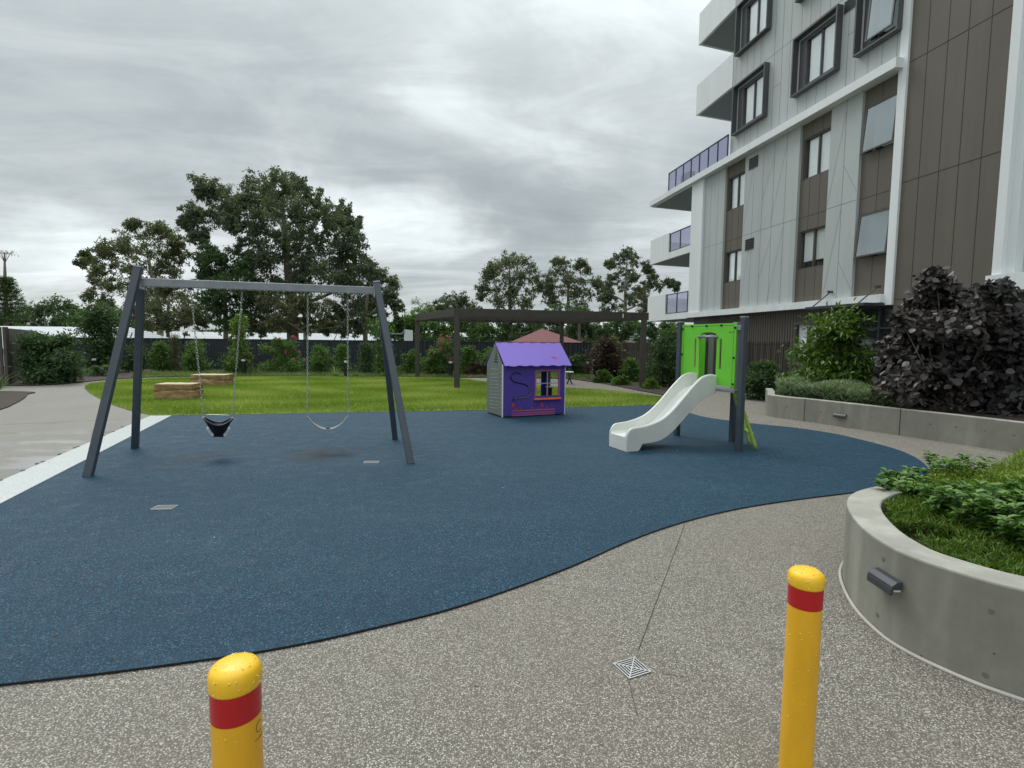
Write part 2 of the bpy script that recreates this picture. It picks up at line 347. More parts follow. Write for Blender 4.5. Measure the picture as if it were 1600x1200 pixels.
PINK = paint('pink_groove', (.42, .10, .20), .5); REDP = paint('red_print', (.60, .07, .05), .5); ORAN = paint('orange_ledge', (.80, .17, .03), .45); WEDGE = paint('white_edge', (.70, .70, .72), .5)
LAV = paint('pale_groove', (.33, .28, .45), .6); GREYW = paint('pale_groove_grey', (.36, .38, .36), .6)
YEL = paint('bollard_yellow', (.80, .42, .015), .34, var=.10, scale=9, spec=.5, sc=(1, 1, .35)); YELC = paint('bollard_cap_yellow', (.88, .52, .02), .38, var=.05); REDB = paint('red_reflective_band', (.46, .008, .012), .25, var=.08)
DROP = paint('water_drop', (.80, .80, .78), .08, var=.02); WHITEROOF = m_roofmetal('white_roof_sheet', (.46, .49, .51)); REDROOF = paint('red_roof_sheet', (.135, .024, .028), .6, var=.15, scale=1.5, sc=(4, 1, 1))
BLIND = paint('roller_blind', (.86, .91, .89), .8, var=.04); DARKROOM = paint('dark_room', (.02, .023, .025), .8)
GLASS = glass('window_glass', (1, 1, 1), .25); GLASSA = glass('awning_glass', (.62, .70, .70), .9, .12, (.42, .50, .50)); GLASSB = glass('tinted_balustrade_glass', (.62, .62, .76), .3, .10, (.30, .30, .44)); GLASSD = glass('door_glass', (.30, .34, .36), .35, .2, (.10, .12, .13))
BARK = paint('eucalypt_bark', (.16, .125, .10), .85, var=.35, scale=2, bump=.4, bscale=12, sc=(2, 2, .4)); BARKP = paint('pale_bark', (.30, .265, .225), .8, var=.25, scale=1.5, bump=.3, bscale=10)
TREAD = m_treadplate(); WHITEL = paint('lamp_lens', (.75, .77, .75), .3); TAN = paint('tan_ring', (.35, .22, .14), .5)
F_EUC = foliage('euc_leaves', (.060, .083, .050), (.105, .135, .082), (.175, .20, .125)); F_OLIVE = foliage('olive_leaves', (.065, .080, .040), (.11, .125, .060), (.18, .18, .09))
F_PALE = foliage('pale_euc_leaves', (.075, .095, .060), (.125, .145, .090), (.20, .21, .13)); F_DARK = foliage('dark_leaves', (.034, .066, .030), (.064, .118, .048), (.125, .205, .072))
F_MID = foliage('mid_leaves', (0.041, 0.091, 0.023), (0.091, 0.173, 0.040), (0.181, 0.297, 0.074)); F_LIME = foliage('lime_leaves', (.06, .12, .02), (.12, .20, .035), (.24, .34, .07))
F_PINK = foliage('pink_flowers', (0.330, 0.077, 0.099), (0.495, 0.154, 0.187), (0.500, 0.264, 0.286)); F_BURG = foliage('burgundy_leaves', (0.030, 0.022, 0.021), (0.075, 0.048, 0.042), (0.150, 0.090, 0.068)); F_PURP = foliage('purple_leaves', (.016, .016, .015), (.034, .031, .029), (.078, .058, .055), .38, .12)
F_SILV = foliage('silver_leaves', (.10, .15, .085), (.19, .26, .15), (.34, .41, .26)); F_GLOSS = foliage('glossy_leaves', (.028, .062, .012), (.075, .145, .022), (.20, .30, .05), .28, .3)
F_GRASS = foliage('grass_blades', (.14, .22, .022), (.24, .33, .045), (.46, .48, .15), .55, .3); F_VERGE = foliage('verge_leaves', (0.083, 0.124, 0.041), (0.165, 0.231, 0.074), (0.281, 0.346, 0.132)); F_BUD = foliage('planter_leaves', (.030, .085, .020), (.085, .18, .040), (.22, .34, .09), .32, .25); F_FINE = foliage('fine_leaves', (.040, .085, .012), (.105, .185, .022), (.24, .33, .05), .5, .3)
F_NEW = foliage('mid_green_ladder', (0.083, 0.148, 0.033), (0.148, 0.247, 0.049), (0.247, 0.363, 0.083))
# ------------------------------------------------------------------ foliage meshes (numpy)
T_LEAF = (np.array([(0, 0, 0), (.42, .5, .10), (1, 0, -.04), (.42, -.5, .10)]), [(0, 1, 2), (0, 2, 3)])
T_LEAF6 = (np.array([(0, 0, 0), (.28, .42, .14), (.62, .40, .12), (1, 0, -.12), (.62, -.40, .12), (.28, -.42, .14), (.5, 0, 0)]), [(0, 1, 6), (1, 2, 6), (2, 3, 6), (3, 4, 6), (4, 5, 6), (5, 0, 6)])
T_ROUND = (np.array([(0, 0, 0), (.12, .42, .06), (.5, .55, .02), (.85, .32, -.05), (1.05, 0, -.12), (.85, -.32, -.05), (.5, -.55, .02), (.12, -.42, .06), (.45, 0, -.03)]), [(i, (i+1) % 8, 8) for i in range(8)])
T_BLADE = (np.array([(0, .5, 0), (0, -.5, 0), (1, 0, 0)]), [(0, 1, 2)])
T_BLADE4 = (np.array([(0, .5, 0), (0, -.5, 0), (.55, -.4, .0), (.55, .4, .0), (1, 0, -.25)]), [(0, 1, 2, 3), (3, 2, 4)])
def unit(a): return a/np.maximum(np.linalg.norm(a, axis=1, keepdims=True), 1e-9)
def leafmesh(name, P, D, Lw, Wd, rnd, mat, parent=None, base=None, tpl=T_LEAF, up=None):
    N = len(P); D = unit(D)
    U = up if up is not None else rng.normal(size=(N, 3))+np.array([0, 0, .8])
    S = unit(np.cross(D, U)); Nn = np.cross(S, D)
    tv, tf = tpl; k = len(tv)
    Lw = np.broadcast_to(np.asarray(Lw, float), (N,)); Wd = np.broadcast_to(np.asarray(Wd, float), (N,))
    Vv = (P[:, None, :]+D[:, None, :]*(tv[None, :, 0:1]*Lw[:, None, None])+S[:, None, :]*(tv[None, :, 1:2]*Wd[:, None, None])+Nn[:, None, :]*(tv[None, :, 2:3]*Lw[:, None, None]))
    org = ORG[parent.name] if parent is not None else Vector(base or (0, 0, 0))
    Vv = (Vv-np.array(org)).reshape(-1, 3)
    fl = [len(f) for f in tf]; idx = np.concatenate([np.array(f) for f in tf])
    loops = (idx[None, :]+(np.arange(N)*k)[:, None]).ravel()
    starts = np.concatenate([[0], np.cumsum(fl)[:-1]]); ls = (starts[None, :]+(np.arange(N)*sum(fl))[:, None]).ravel()
    me = bpy.data.meshes.new(name); me.vertices.add(len(Vv)); me.vertices.foreach_set('co', Vv.ravel().astype(np.float32))
    me.loops.add(len(loops)); me.loops.foreach_set('vertex_index', loops.astype(np.int32))
    me.polygons.add(len(ls)); me.polygons.foreach_set('loop_start', ls.astype(np.int32))
    me.update(calc_edges=True)
    a = me.attributes.new('rnd', 'FLOAT', 'POINT'); a.data.foreach_set('value', np.repeat(np.clip(rnd, 0, 1), k).astype(np.float32))
    if len(tf) > 2: me.polygons.foreach_set('use_smooth', np.ones(len(ls), bool))
    return link(me, name, mat, parent, org)
def clump_leaves(cl, per, sub=12, spread=.30, droop=.0, outward=.5, reach=1.0):
    """cl: list of (centre Vector, rx, rz); returns P, D, rnd"""
    Ps, Ds, Rs = [], [], []
    for c, rx, rz in cl:
        m = sub; q = rng.normal(size=(m, 3)); q = unit(q)*(rng.random((m, 1))**.5)*reach
        cen = np.array(c)+q*np.array([rx, rx, rz]); crn = rng.random()*.35; n = int(per)
        s = rng.integers(0, m, n); off = rng.normal(size=(n, 3))*np.array([rx, rx, rz*.7])*spread
        p = cen[s]+off; d = off*outward/max(rx, .01)+rng.normal(size=(n, 3))*.5+np.array([0, 0, -droop]); sr = rng.random(m)
        Ps.append(p); Ds.append(d); Rs.append(crn+.3*sr[s]+.4*rng.random(n))
    return np.concatenate(Ps), np.concatenate(Ds), np.concatenate(Rs)
GZ = -1.5      # ground level outside the raised courtyard
def tree(name, label, clumps, Y, mat, per=420, leaf=.30, lw=.16, depth=2.5, trunk=None, tr=.35, bark=None, group=None, droop=.5, sub=13, cat='tree', spread=.27, gz=GZ, seed=1):
    """clumps: (px,py,rpx) read off the photo at distance Y, spread over the crown's real depth; trunk: [(px,py),...] from foot up"""
    random.seed(seed)
    cx = sum(c[0] for c in clumps)/len(clumps); foot = at(trunk[0][0], trunk[0][1], Y) if trunk else at(cx, 520, Y); foot.z = gz
    root = thing(name, foot, label, cat, group); cl = []
    half = max(1., (max(c[0] for c in clumps)-min(c[0] for c in clumps))/2)
    for (px, py, r_) in clumps:
        k = math.sqrt(max(0.05, 1-min(1, abs(px-cx)/half)**2)); dy = random.uniform(-1, 1)*depth*k
        c = at(px, py, Y+dy); rr = r_/FPX*Y*1.12; cl.append((c, rr, rr))
    # a second, inner and rear layer so the crown is a volume
    for (px, py, r_) in clumps[::2]:
        k = math.sqrt(max(0.05, 1-min(1, abs(px-cx)/half)**2)); c = at(px+random.uniform(-6, 6), py+random.uniform(-2, 8), Y+random.choice((-1, 1))*depth*.8*k); rr = r_/FPX*Y*.9; cl.append((c, rr, rr*.8))
    P, D, rn = clump_leaves(cl, per*1.5, int(sub*2.6), spread*.52, droop, reach=1.36)
    tb = MB(); tp = [foot]+[at(x, y, Y) for x, y in (trunk[1:] if trunk else [(cx, min(c[1] for c in clumps)+25)])]
    tp = catmull(tp, 4); n = len(tp); tb.tube(tp, [tr*(1-.8*i/(n-1)) for i in range(n)], 9)
    nodes = [(p, tr*(1-.8*i/(n-1))) for i, p in enumerate(tp)]
    for c, rr, _ in sorted(cl, key=lambda q: min((q[0]-p).length for p in tp)):
        a, ra = min(nodes, key=lambda q: (q[0]-c).length+max(0, q[0].z-c.z+.35*math.hypot(q[0].x-c.x, q[0].y-c.y))*1.6)
        if (a-c).length < .15: continue
        ln = (c-a).length; w_ = V(random.uniform(-.12, .12), random.uniform(-.12, .12), random.uniform(-.05, .1))*ln; mid = a.lerp(c, .5)+w_; b0 = min(ra*.62, .05+.03*ln)
        path = catmull([a, mid, c], 3); tb.tube(path, [b0*(1-.55*i/(len(path)-1)) for i in range(len(path))], 5, False); nodes += [(mid, b0*.75), (c, b0*.45)]
        for _k in range(5):
            e = c+V(random.uniform(-1, 1), random.uniform(-1, 1), random.uniform(-.5, 1.1))*rr*1.05; m_ = mid.lerp(c, .7); tb.tube([m_, m_.lerp(e, .5)+V(0, 0, .06*rr), e], [b0*.30, b0*.2, b0*.08], 4, False)
    tb.build('trunk', bark or BARK, root, smooth=True, fix=False)
    leafmesh('crown', P, D, leaf*.80*(.6+.8*rng.random(len(P))), lw*.74*(.6+.8*rng.random(len(P))), rn, mat, root)
    return root
def shrub(name, label, px, ybase, wpx, ytop, Y=None, mat=None, n=1500, leaf=.09, lw=.045, z0=0., cat='shrub', group=None, depth=None, tpl=T_LEAF, shape='round', flowers=None, parts=True, droop=0, stems=5, zsoil=0.):
    if Y is None: Y = G(px, ybase, zsoil).y
    foot = at(px, ybase, Y); foot.z = zsoil; top = at(px, ytop, Y).z; W = wpx/FPX*Y; Hh = top-zsoil; dep = depth or W*.8
    if cat == 'shrub': W *= 1.22; n = int(n*1.9)
    root = thing(name, foot, label, cat, group); cl = []; m = max(6, int(12*Hh/max(W, .3)))
    for i in range(m):
        t = (i+.5)/m
        if shape == 'round': env = math.sqrt(max(.05, 1-(2*t-.75)**2/1.6))
        elif shape == 'cone': env = max(.15, 1-t*.85)
        elif shape == 'vase': env = .25+.75*t
        else: env = .8
        for _ in range(2 if shape != 'open' else 1):
            a = random.uniform(0, 6.283); q = random.uniform(.1, .72)
            rr = min(W, Hh)*random.uniform(.16, .26)*(.6+.4*env)
            c = foot+V(math.cos(a)*q*W/2*env, math.sin(a)*q*dep/2*env, max(rr*.8, Hh*t-rr*.4)); c.z = min(c.z, top-rr*.6); cl.append((c, rr, rr*.85))
    P, D, rn = clump_leaves(cl, max(20, n//len(cl)), 8, .42, droop); P[:, 2] = np.maximum(P[:, 2], zsoil+.02)
    sb = MB()
    for c, rr, _ in cl: sb.tube(catmull([foot+V(random.uniform(-.05, .05), random.uniform(-.05, .05), 0), foot.lerp(c, .5)+V(random.uniform(-.06, .06), 0, -.02), c], 2), [.018, .015, .012, .009, .005], 5, False)
    sb.build('stem', BARK, root, smooth=True, fix=False)
    leafmesh('foliage', P, D, leaf*(.6+.8*rng.random(len(P))), lw*(.6+.8*rng.random(len(P))), rn, mat, root, tpl=tpl)
    if flowers:
        fm, cnt, fl = flowers; P2 = []
        for _ in range(cnt):
            c, rr, _z = random.choice(cl[len(cl)//3:]); c2 = np.array(c+V(random.uniform(-1, 1)*rr, random.uniform(-1, .3)*rr, random.uniform(.2, 1.1)*rr)); P2 = c2+np.clip(rng.normal(size=(44, 3)), -1.8, 1.8)*np.array([.026, .026, .045]); leafmesh('flower', P2, rng.normal(size=P2.shape), fl, fl, rng.random(len(P2)), fm, root)
    return root
def inpoly(x, y, poly):
    x = np.asarray(x); y = np.asarray(y); ins = np.zeros(len(x), bool); j = len(poly)-1
    for i in range(len(poly)):
        xi, yi = poly[i][0], poly[i][1]; xj, yj = poly[j][0], poly[j][1]
        c = ((yi > y) != (yj > y)) & (x < (xj-xi)*(y-yi)/((yj-yi) if abs(yj-yi) > 1e-9 else 1e-9)+xi); ins ^= c; j = i
    return ins
def scatter(poly, n):
    xs = [p[0] for p in poly]; ys = [p[1] for p in poly]; out = []
    x = rng.uniform(min(xs), max(xs), n*3); y = rng.uniform(min(ys), max(ys), n*3); k = inpoly(x, y, poly); return np.stack([x[k], y[k]], 1)[:n]
#@@GROUND
# ------------------------------------------------------------------ ground
def xy(p): return (p[0], p[1])
MB().sheet([(-900, -40), (900, -40), (900, 1600), (-900, 1600)], GZ).build('ground', paint('rough_field', (.10, .105, .07), .9, var=.3, scale=.4))['kind'] = 'structure'
MB().box(-30, 40, -6, 27.4, -1.45, 0).build('pavement', AGG)['kind'] = 'structure'
# blue rubber pad
rub_px = [(0, 790), (268, 650.5), (400, 648), (540, 645.5), (640, 644), (760, 641.5), (885, 638), (1035, 633), (1095, 651), (1140, 658), (1190, 664), (1240, 669), (1300, 678), (1345, 688), (1400, 703), (1430, 716), (1447, 729), (1449, 741), (1425, 755), (1380, 764), (1340, 770), (1240, 782.5), (1150, 797), (1065, 818), (985, 846), (900, 884), (800, 922), (700, 955), (600, 980), (500, 1003), (400, 1022), (300, 1036.5), (200, 1050), (100, 1062), (0, 1073)]
rub = [xy(G(*p)) for p in rub_px]
head = [Vector((*p, 0)) for p in rub[:8]]; tail = catmull([Vector((*p, 0)) for p in rub[7:]], 3)
rub_poly = [(-4.6, 2.35), (-6.2, 3.0), xy(G(0, 790)+(G(0, 790)-G(268, 650.5)).normalized()*1.3)]+[xy(p) for p in head]+[xy(p) for p in tail[1:]]
rub_poly = [p for i, p in enumerate(rub_poly)]
o = MB().prism(rub_poly, .001, .014).build('play_surface', RUB); o['kind'] = 'structure'
o.data.materials.append(BLACK)
for f_ in o.data.polygons:
    if abs(f_.normal.z) < .5: f_.material_index = 1
# grip ramp on the left edge of the pad
ia, ib = G(0, 790), G(268, 650.5); oa, ob = G(0, 750), G(236, 649.5); dr = (ia-ib).normalized(); ia = ia+dr*2.4; oa = oa+dr*2.4
wv = (oa-ia); mb = MB(); off = .012
mb.add([(*xy(oa), .004), (*xy(ob), .004), (*xy(ib), .020), (*xy(ia), .020), (*xy(oa), -.01), (*xy(ob), -.01), (*xy(ib), -.01), (*xy(ia), -.01)], [(0, 1, 2, 3), (7, 6, 5, 4), (0, 4, 5, 1), (1, 5, 6, 2), (2, 6, 7, 3), (3, 7, 4, 0)])
ramp = thing('threshold_ramp', (oa+ob)/2, 'long white grip-textured ramp strip along the left edge of the blue rubber', 'ramp')
mb.build('grip_strip', TREAD, ramp)
sm = MB()
for px, py in ((3, 750), (38, 735), (69, 721), (95, 709.5), (118, 699.5), (123, 698), (163, 681), (178, 674.5), (192, 667), (60, 724)):
    p = G(px, py); MB().lathe(p+V(.01, -.03, 0), [(.022, .006), (.022, .011), (.008, .012)], 10).build('screw_head', CHAR, ramp)
# lawn
lawn_px = [(132, 606.5), (140, 601.5), (170, 597), (210, 594), (300, 590.8), (400, 589.8), (520, 590), (640, 591), (715, 592.5), (760, 598), (830, 603), (885, 607.5), (960, 612.5), (1037, 622), (1038, 633), (885, 638), (760, 641.5), (540, 645.5), (268, 650.5), (236, 649.5), (205, 643), (180, 635), (155, 624), (138, 614)]
lawn = [xy(p) for p in catmull([G(*p) for p in lawn_px[:14]], 4)]+[xy(G(*p)+V(0, .03, 0)) for p in lawn_px[14:]]
MB().prism(lawn, -.01, .018).build('lawn', TURF)['kind'] = 'structure'
def field(name, poly, n, mat, h, w, hz=.5, base=.0, patch=1.3, kind='stuff', tpl=T_BLADE, lean=.5):
    q = scatter(poly, n); P = np.column_stack([q, np.full(len(q), base)])
    ph = np.sin(P[:, 0]*patch+1.3*np.sin(P[:, 1]*patch*.9))*np.cos(P[:, 1]*patch*1.3+.8*np.sin(P[:, 0]*patch*.7))
    D = rng.normal(size=P.shape)*lean; D[:, 2] = 1; rn = .45+.28*ph+.3*(rng.random(len(P))-.4)
    o = leafmesh(name, P, D, h*(1+hz*(rng.random(len(P))*2-1)), w*(.7+.6*rng.random(len(P))), rn, mat, None, (0, 0, 0), tpl, up=rng.normal(size=P.shape)); o['kind'] = kind; return o
tag(field('grass', lawn, 150000, F_GRASS, .065, .018, base=.016), 'short bright green lawn grass around the sandstone blocks', 'grass')
# garden beds (mulch) and their low cover
bed_back = [xy(G(*p)) for p in ((-60, 604), (60, 603), (120, 598.5), (170, 593.5), (230, 590), (300, 588.6), (400, 588), (520, 588.2), (640, 589.3), (720, 590.5), (800, 590.5), (892, 592.5), (936, 598.5), (965, 604), (994, 610), (1040, 618.5), (1062, 622))]
e1 = G(1062, 622); bed_poly = bed_back+[(e1.x+.8, e1.y+2), (10.5, 27.2), (-29.8, 27.2), (-29.8, 17.2)]
MB().prism(bed_poly, -.01, .03).build('garden_bed', MULCH)['kind'] = 'structure'
edge_px = [(170, 595.5), (230, 592), (300, 590), (400, 589.2), (520, 589.4), (640, 590.4), (716, 591.8)]
lb = [xy(p) for p in catmull([G(x, y) for x, y in ((-160, 613), (41, 612.8), (42.5, 617), (38, 623), (20, 633), (0, 641), (-160, 690))], 4)]
MB().prism(lb, -.01, .025).build('mulch_bed', MULCH)['kind'] = 'structure'
verge = [xy(G(*p)) for p in ((205, 591), (300, 588.3), (400, 587.8), (520, 588), (640, 589.1), (720, 590.2), (800, 590.2), (892, 592), (920, 594), (925, 585), (850, 583), (720, 583.5), (620, 583.5), (500, 582.5), (380, 582), (300, 582.5), (205, 584))]
tag(field('ground_cover', verge, 26000, F_VERGE, .13, .02, base=.03, patch=2.2, lean=.8), 'low weedy green ground cover along the foot of the back fence shrubs', 'ground cover')
# saw-cut joints in the paving
jb = MB()
def cut(a, b, w=.005):
    a, b = G(*a), G(*b); d = (b-a).normalized(); s_ = V(-d.y, d.x, 0)*w/2; jb.add([a-s_+V(0, 0, .003), b-s_+V(0, 0, .003), b+s_+V(0, 0, .003), a+s_+V(0, 0, .003)], [(0, 1, 2, 3)])
cut((1070, 819), (998, 1015), .0045); cut((983, 1066), (996, 1120), .003); cut((1034, 1052), (1120, 1068), .002); cut((0, 664), (190, 655), .012); cut((1240, 650), (1130, 640), .01)
jb.build('pavement_joint', paint('saw_cut', (.055, .05, .043), .9))['kind'] = 'structure'
# ------------------------------------------------------------------ drains
def square_drain():
    pts = [G(956.5, 1038), G(990.6, 1028.4), G(1020.4, 1050.3), G(982.7, 1062.7)]; c = sum(pts, V(0, 0, 0))/4
    root = thing('floor_drain', (c.x, c.y, 0), 'square steel maze-pattern floor drain in the speckled paving', 'drain')
    ux = ((pts[1]-pts[0])+(pts[2]-pts[3])).normalized(); uy = V(-ux.y, ux.x, 0); h = .066
    def ring(mb, r1, r0, z): 
        for s1 in (-1, 1):
            mb.obox(c+ux*s1*(r1+r0)/2+V(0, 0, z), ux*(r1-r0)/2, uy*r1, V(0, 0, .002)); mb.obox(c+uy*s1*(r1+r0)/2+V(0, 0, z), ux*(r0-.0001), uy*(r1-r0)/2, V(0, 0, .002))
    MB().obox(c+V(0, 0, .0025), ux*h, uy*h, V(0, 0, .0012)).build('sump', BLACK, root)
    g = MB(); rr = h
    while rr > .008: ring(g, rr, rr-.0046, .005); rr -= .0142
    for s1, s2 in ((1, 1), (1, -1)): 
        d = (ux*s1+uy*s2).normalized(); g.bar(c-d*h*1.36+V(0, 0, .0075), c+d*h*1.36+V(0, 0, .0075), .0045, .0012)
    g.build('grate', STEEL, root)
square_drain()
def slot_drain(px, label, dirv):
    c = sum((G(*p) for p in px), V(0, 0, 0))/4; root = thing('drain_grate', (c.x, c.y, .014), label, 'drain', 'rectangular grates set in the blue rubber')
    ux = Vector(dirv).normalized(); uy = V(-ux.y, ux.x, 0); a, b = .092, .062; c.z = .0162
    MB().obox(c, ux*a, uy*b, V(0, 0, .001)).build('sump', BLACK, root)
    fr = MB()
    for s1 in (-1, 1): fr.obox(c+ux*s1*(a-.003)+V(0, 0, .002), ux*.003, uy*b, V(0, 0, .0015)); fr.obox(c+uy*s1*(b-.003)+V(0, 0, .002), ux*(a-.0061), uy*.003, V(0, 0, .0015))
    fr.build('frame', STEEL, root); br = MB()
    for i in range(9): br.obox(c+ux*(-.068+.017*i)+V(0, 0, .002), ux*.0017, uy*(b-.0102), V(0, 0, .0008))
    br.build('grate_bar', STEEL, root)
slot_drain([(243.7, 791.7), (273.5, 791), (271, 799), (240, 800.7)], 'rectangular grate in the blue rubber in front of the left swing leg', (1, .08, 0))
slot_drain([(572, 722), (590, 722), (589, 726), (571, 726)], 'rectangular grate in the blue rubber near the front right swing leg', (1, .12, 0))
#@@BUILDING
# ------------------------------------------------------------------ apartment building
_dv = ray(650, 530); DV = V(_dv.x, _dv.y, 0).normalized(); NV = V(DV.y, -DV.x, 0); COR = at(1085, 400, 26.8); COR.z = 0
def W(s, z, o=0.): return COR-DV*s-NV*o+V(0, 0, z)     # s along the facade towards the camera, o = metres proud of it
def FS(px, py, o=0.):
    d = ray(px, py); p0 = COR-NV*o; q = CAM+d*((p0-CAM).dot(NV)/d.dot(NV)); return -(q-COR).dot(DV), q.z
def fb(mb, s0, s1, z0, z1, o0, o1):
    return mb.hexa([W(s0, z0, o0), W(s1, z0, o0), W(s1, z0, o1), W(s0, z0, o1), W(s0, z1, o0), W(s1, z1, o0), W(s1, z1, o1), W(s0, z1, o1)])
def wall_holes(mb, s0, s1, z0, z1, holes, o0, o1):
    ss = sorted({s0, s1, *[h[0] for h in holes], *[h[1] for h in holes]}); zs = sorted({z0, z1, *[h[2] for h in holes], *[h[3] for h in holes]})
    ss = [x for x in ss if s0 <= x <= s1]; zs = [x for x in zs if z0 <= x <= z1]
    for a, b in zip(ss, ss[1:]):
        run = None
        for c, d in zip(zs, zs[1:]):
            hole = any(h[0] < (a+b)/2 < h[1] and h[2] < (c+d)/2 < h[3] for h in holes)
            if not hole: run = (run[0] if run else c, d)
            if (hole or d == zs[-1]) and run: fb(mb, a, b, run[0], run[1], o0, o1); run = None
TOPZ = 19.2; ZB0, ZB1 = 9.30, 9.57; ZL0, ZL1 = 2.82, 3.06
B = thing('apartment_building', W(7, 0, 0), 'tall pale grey and brown clad apartment block with white balconies on the right', 'building')
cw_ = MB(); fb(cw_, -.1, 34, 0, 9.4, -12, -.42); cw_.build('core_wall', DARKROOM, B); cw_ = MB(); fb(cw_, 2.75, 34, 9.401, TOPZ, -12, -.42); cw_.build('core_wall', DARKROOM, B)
strips = [(2.47, 3.93), (7.17, 8.63), (9.88, 11.15)]
# upper storeys, holes for the framed windows
UW = []
for zz in (10.38, 13.62, 16.9):
    UW += [(3.1, 5.24, zz, zz+2.0), (6.8, 8.88, zz, zz+2.0), (9.62, 11.18, zz, zz+2.05)]
lp = MB(); wall_holes(lp, 2.75, 11.3, ZB1, TOPZ, [(a+.12, b-.12, c+.12, d-.12) for a, b, c, d in UW], -.42, 0)
for a, b in ((.78, 2.47), (3.93, 7.17), (8.63, 9.88)): fb(lp, a, b, ZL1, ZB0, -.42, 0)
fb(lp, 14.55, 24, 3.24, TOPZ, -.6, -.25); fb(lp, 2.55, 2.745, ZB1, TOPZ, -3, -.12)
lp.build('wall', LIGHTP, B)
bp = MB(); SW = []
for a, b in strips:
    hs = [(a+.09, b-.03, 4.23, 5.58), (a+.09, b-.03, 7.36, 8.78)]; SW += hs; wall_holes(bp, a, b, ZL1, ZB0, hs, -.42, -.10)
fb(bp, 11.42, 14.15, 0, TOPZ, -.5, -.02)
bp.build('brown_cladding', BROWNP, B)
for args in ((-.28, .78, ZL1, ZB0, -1.2, .10), (11.152, 11.418, 2.74, TOPZ, -.5, .05), (14.152, 14.36, 3.24, TOPZ, -.6, .10), (14.361, 14.548, 3.24, TOPZ, -.6, -.02)):
    fb(MB(), *args).build('column', WHITEP, B)
lg = MB(); fb(lg, -4.9, 11.15, ZL0, ZL1, -.6, .16); fb(lg, 14.1, 24, 2.84, 3.238, -.6, .2); lg.build('ledge', WHITEP, B)
bd = MB(); fb(bd, -4.75, 11.30, ZB0, ZB1, -.6, .30); bd.build('band', WHITEP, B)
# cladding joints
jl = MB(); jbn = MB()
def jv(mb, s, z0, z1, o, w=.012): fb(mb, s-w/2, s+w/2, z0, z1, o-.01, o+.003)
def jh(mb, s0, s1, z, o, w=.014): fb(mb, s0, s1, z-w/2, z+w/2, o-.01, o+.003)
def jd(mb, a, b, o, w=.011):
    (s0, z0), (s1, z1) = a, b; L_ = math.hypot(s1-s0, z1-z0); ns, nz = -(z1-z0)/L_*w/2, (s1-s0)/L_*w/2
    mb.add([W(s0-ns, z0-nz, o+.003), W(s1-ns, z1-nz, o+.003), W(s1+ns, z1+nz, o+.003), W(s0+ns, z0+nz, o+.003)], [(0, 1, 2, 3)])
for s in (1.35, 1.95): jv(jl, s, ZL1, ZB0, 0)
for s in (4.55, 5.15, 5.8, 6.5): jv(jl, s, ZL1, ZB0, 0)
jv(jl, 9.27, ZL1, ZB0, 0)
for a, b in ((.78, 2.47), (3.93, 7.17), (8.63, 9.88)): jh(jl, a, b, 6.06, 0)
for zb in (3.06, 6.07):
    jd(jl, (3.95, zb+.1), (4.55, zb+2.9), 0); jd(jl, (5.15, zb+1.1), (5.8, zb+2.6), 0); jd(jl, (5.7, zb+.05), (6.5, zb+2.9), 0); jd(jl, (8.66, zb+.1), (9.27, zb+2.9), 0); jd(jl, (9.27, zb+1.2), (9.86, zb+.25), 0)
for s in (2.95, 3.35, 3.75, 4.2, 4.65, 5.5, 5.95, 6.4, 6.95, 7.4, 7.85, 8.3, 9.15, 9.5, 10.0, 10.5, 11.0): 
    for z0, z1 in ((ZB1, 10.38), (12.38, 13.62), (15.62, 16.9)): jv(jl, s, z0, z1, 0)
for s in (5.5, 5.95, 6.4, 9.15): jv(jl, s, ZB1, TOPZ, 0, .0125)
for z in (12.56, 15.85): jh(jl, 2.75, 11.3, z, 0)
jh(jl, 5.5, 5.95, 11.3, 0); jh(jl, 5.5, 5.95, 14.6, 0); jh(jl, 9.15, 9.6, 11.3, 0)
jl.build('cladding_joint', JOINT, B)
for s in (11.95, 12.52, 13.05, 13.6): jv(jbn, s, 0, TOPZ, -.02, .014)
for z in (2.88, 6.13, 9.38, 12.6, 15.9): jh(jbn, 11.42, 14.15, z, -.02, .018)
for a, b in strips:
    for k in ((1, 2) if b-a > 1.4 else (1,)):
        s = a+(b-a)*k/(3 if b-a > 1.4 else 2)
        for z0, z1 in ((ZL1, 4.23), (5.58, 7.36), (8.78, ZB0)): jv(jbn, s, z0, z1, -.10)
    jh(jbn, a, b, 6.06, -.10)
jbn.build('brown_joint', JOINTB, B)
# windows: sliding pairs in the strips, awnings in the third column
def slider(s0, s1, z0, z1, o, label, fm, blind=1.0):
    fr = MB(); t = .05
    fb(fr, s0, s1, z0, z0+t, o-.14, o+.02); fb(fr, s0, s1, z1-t, z1, o-.14, o+.02); fb(fr, s0, s0+t, z0+t, z1-t, o-.14, o+.02); fb(fr, s1-t, s1, z0+t, z1-t, o-.14, o+.02)
    sm_ = (s0+s1)/2; fb(fr, sm_-.03, sm_+.03, z0+t, z1-t, o-.12, o-.01)
    w = fr.build('window', fm, B)
    if label: w['label'] = label
    fb(MB(), s0+t, sm_-.03, z0+t, z1-t, o-.075, o-.068).build('pane', GLASS, w); fb(MB(), sm_+.03, s1-t, z0+t, z1-t, o-.055, o-.048).build('pane', GLASS, w)
    bl = MB(); zb = z1-t-(z1-z0-2*t)*blind; fb(bl, s0+.11, s1-t, zb, z1-t, o-.105, o-.10); bl.build('blind', BLIND, w)
    if blind < 1: fb(MB(), s0+.11, s1-t, zb-.02, zb-.001, o-.11, o-.098).build('blind_bar', WHITEP, w)
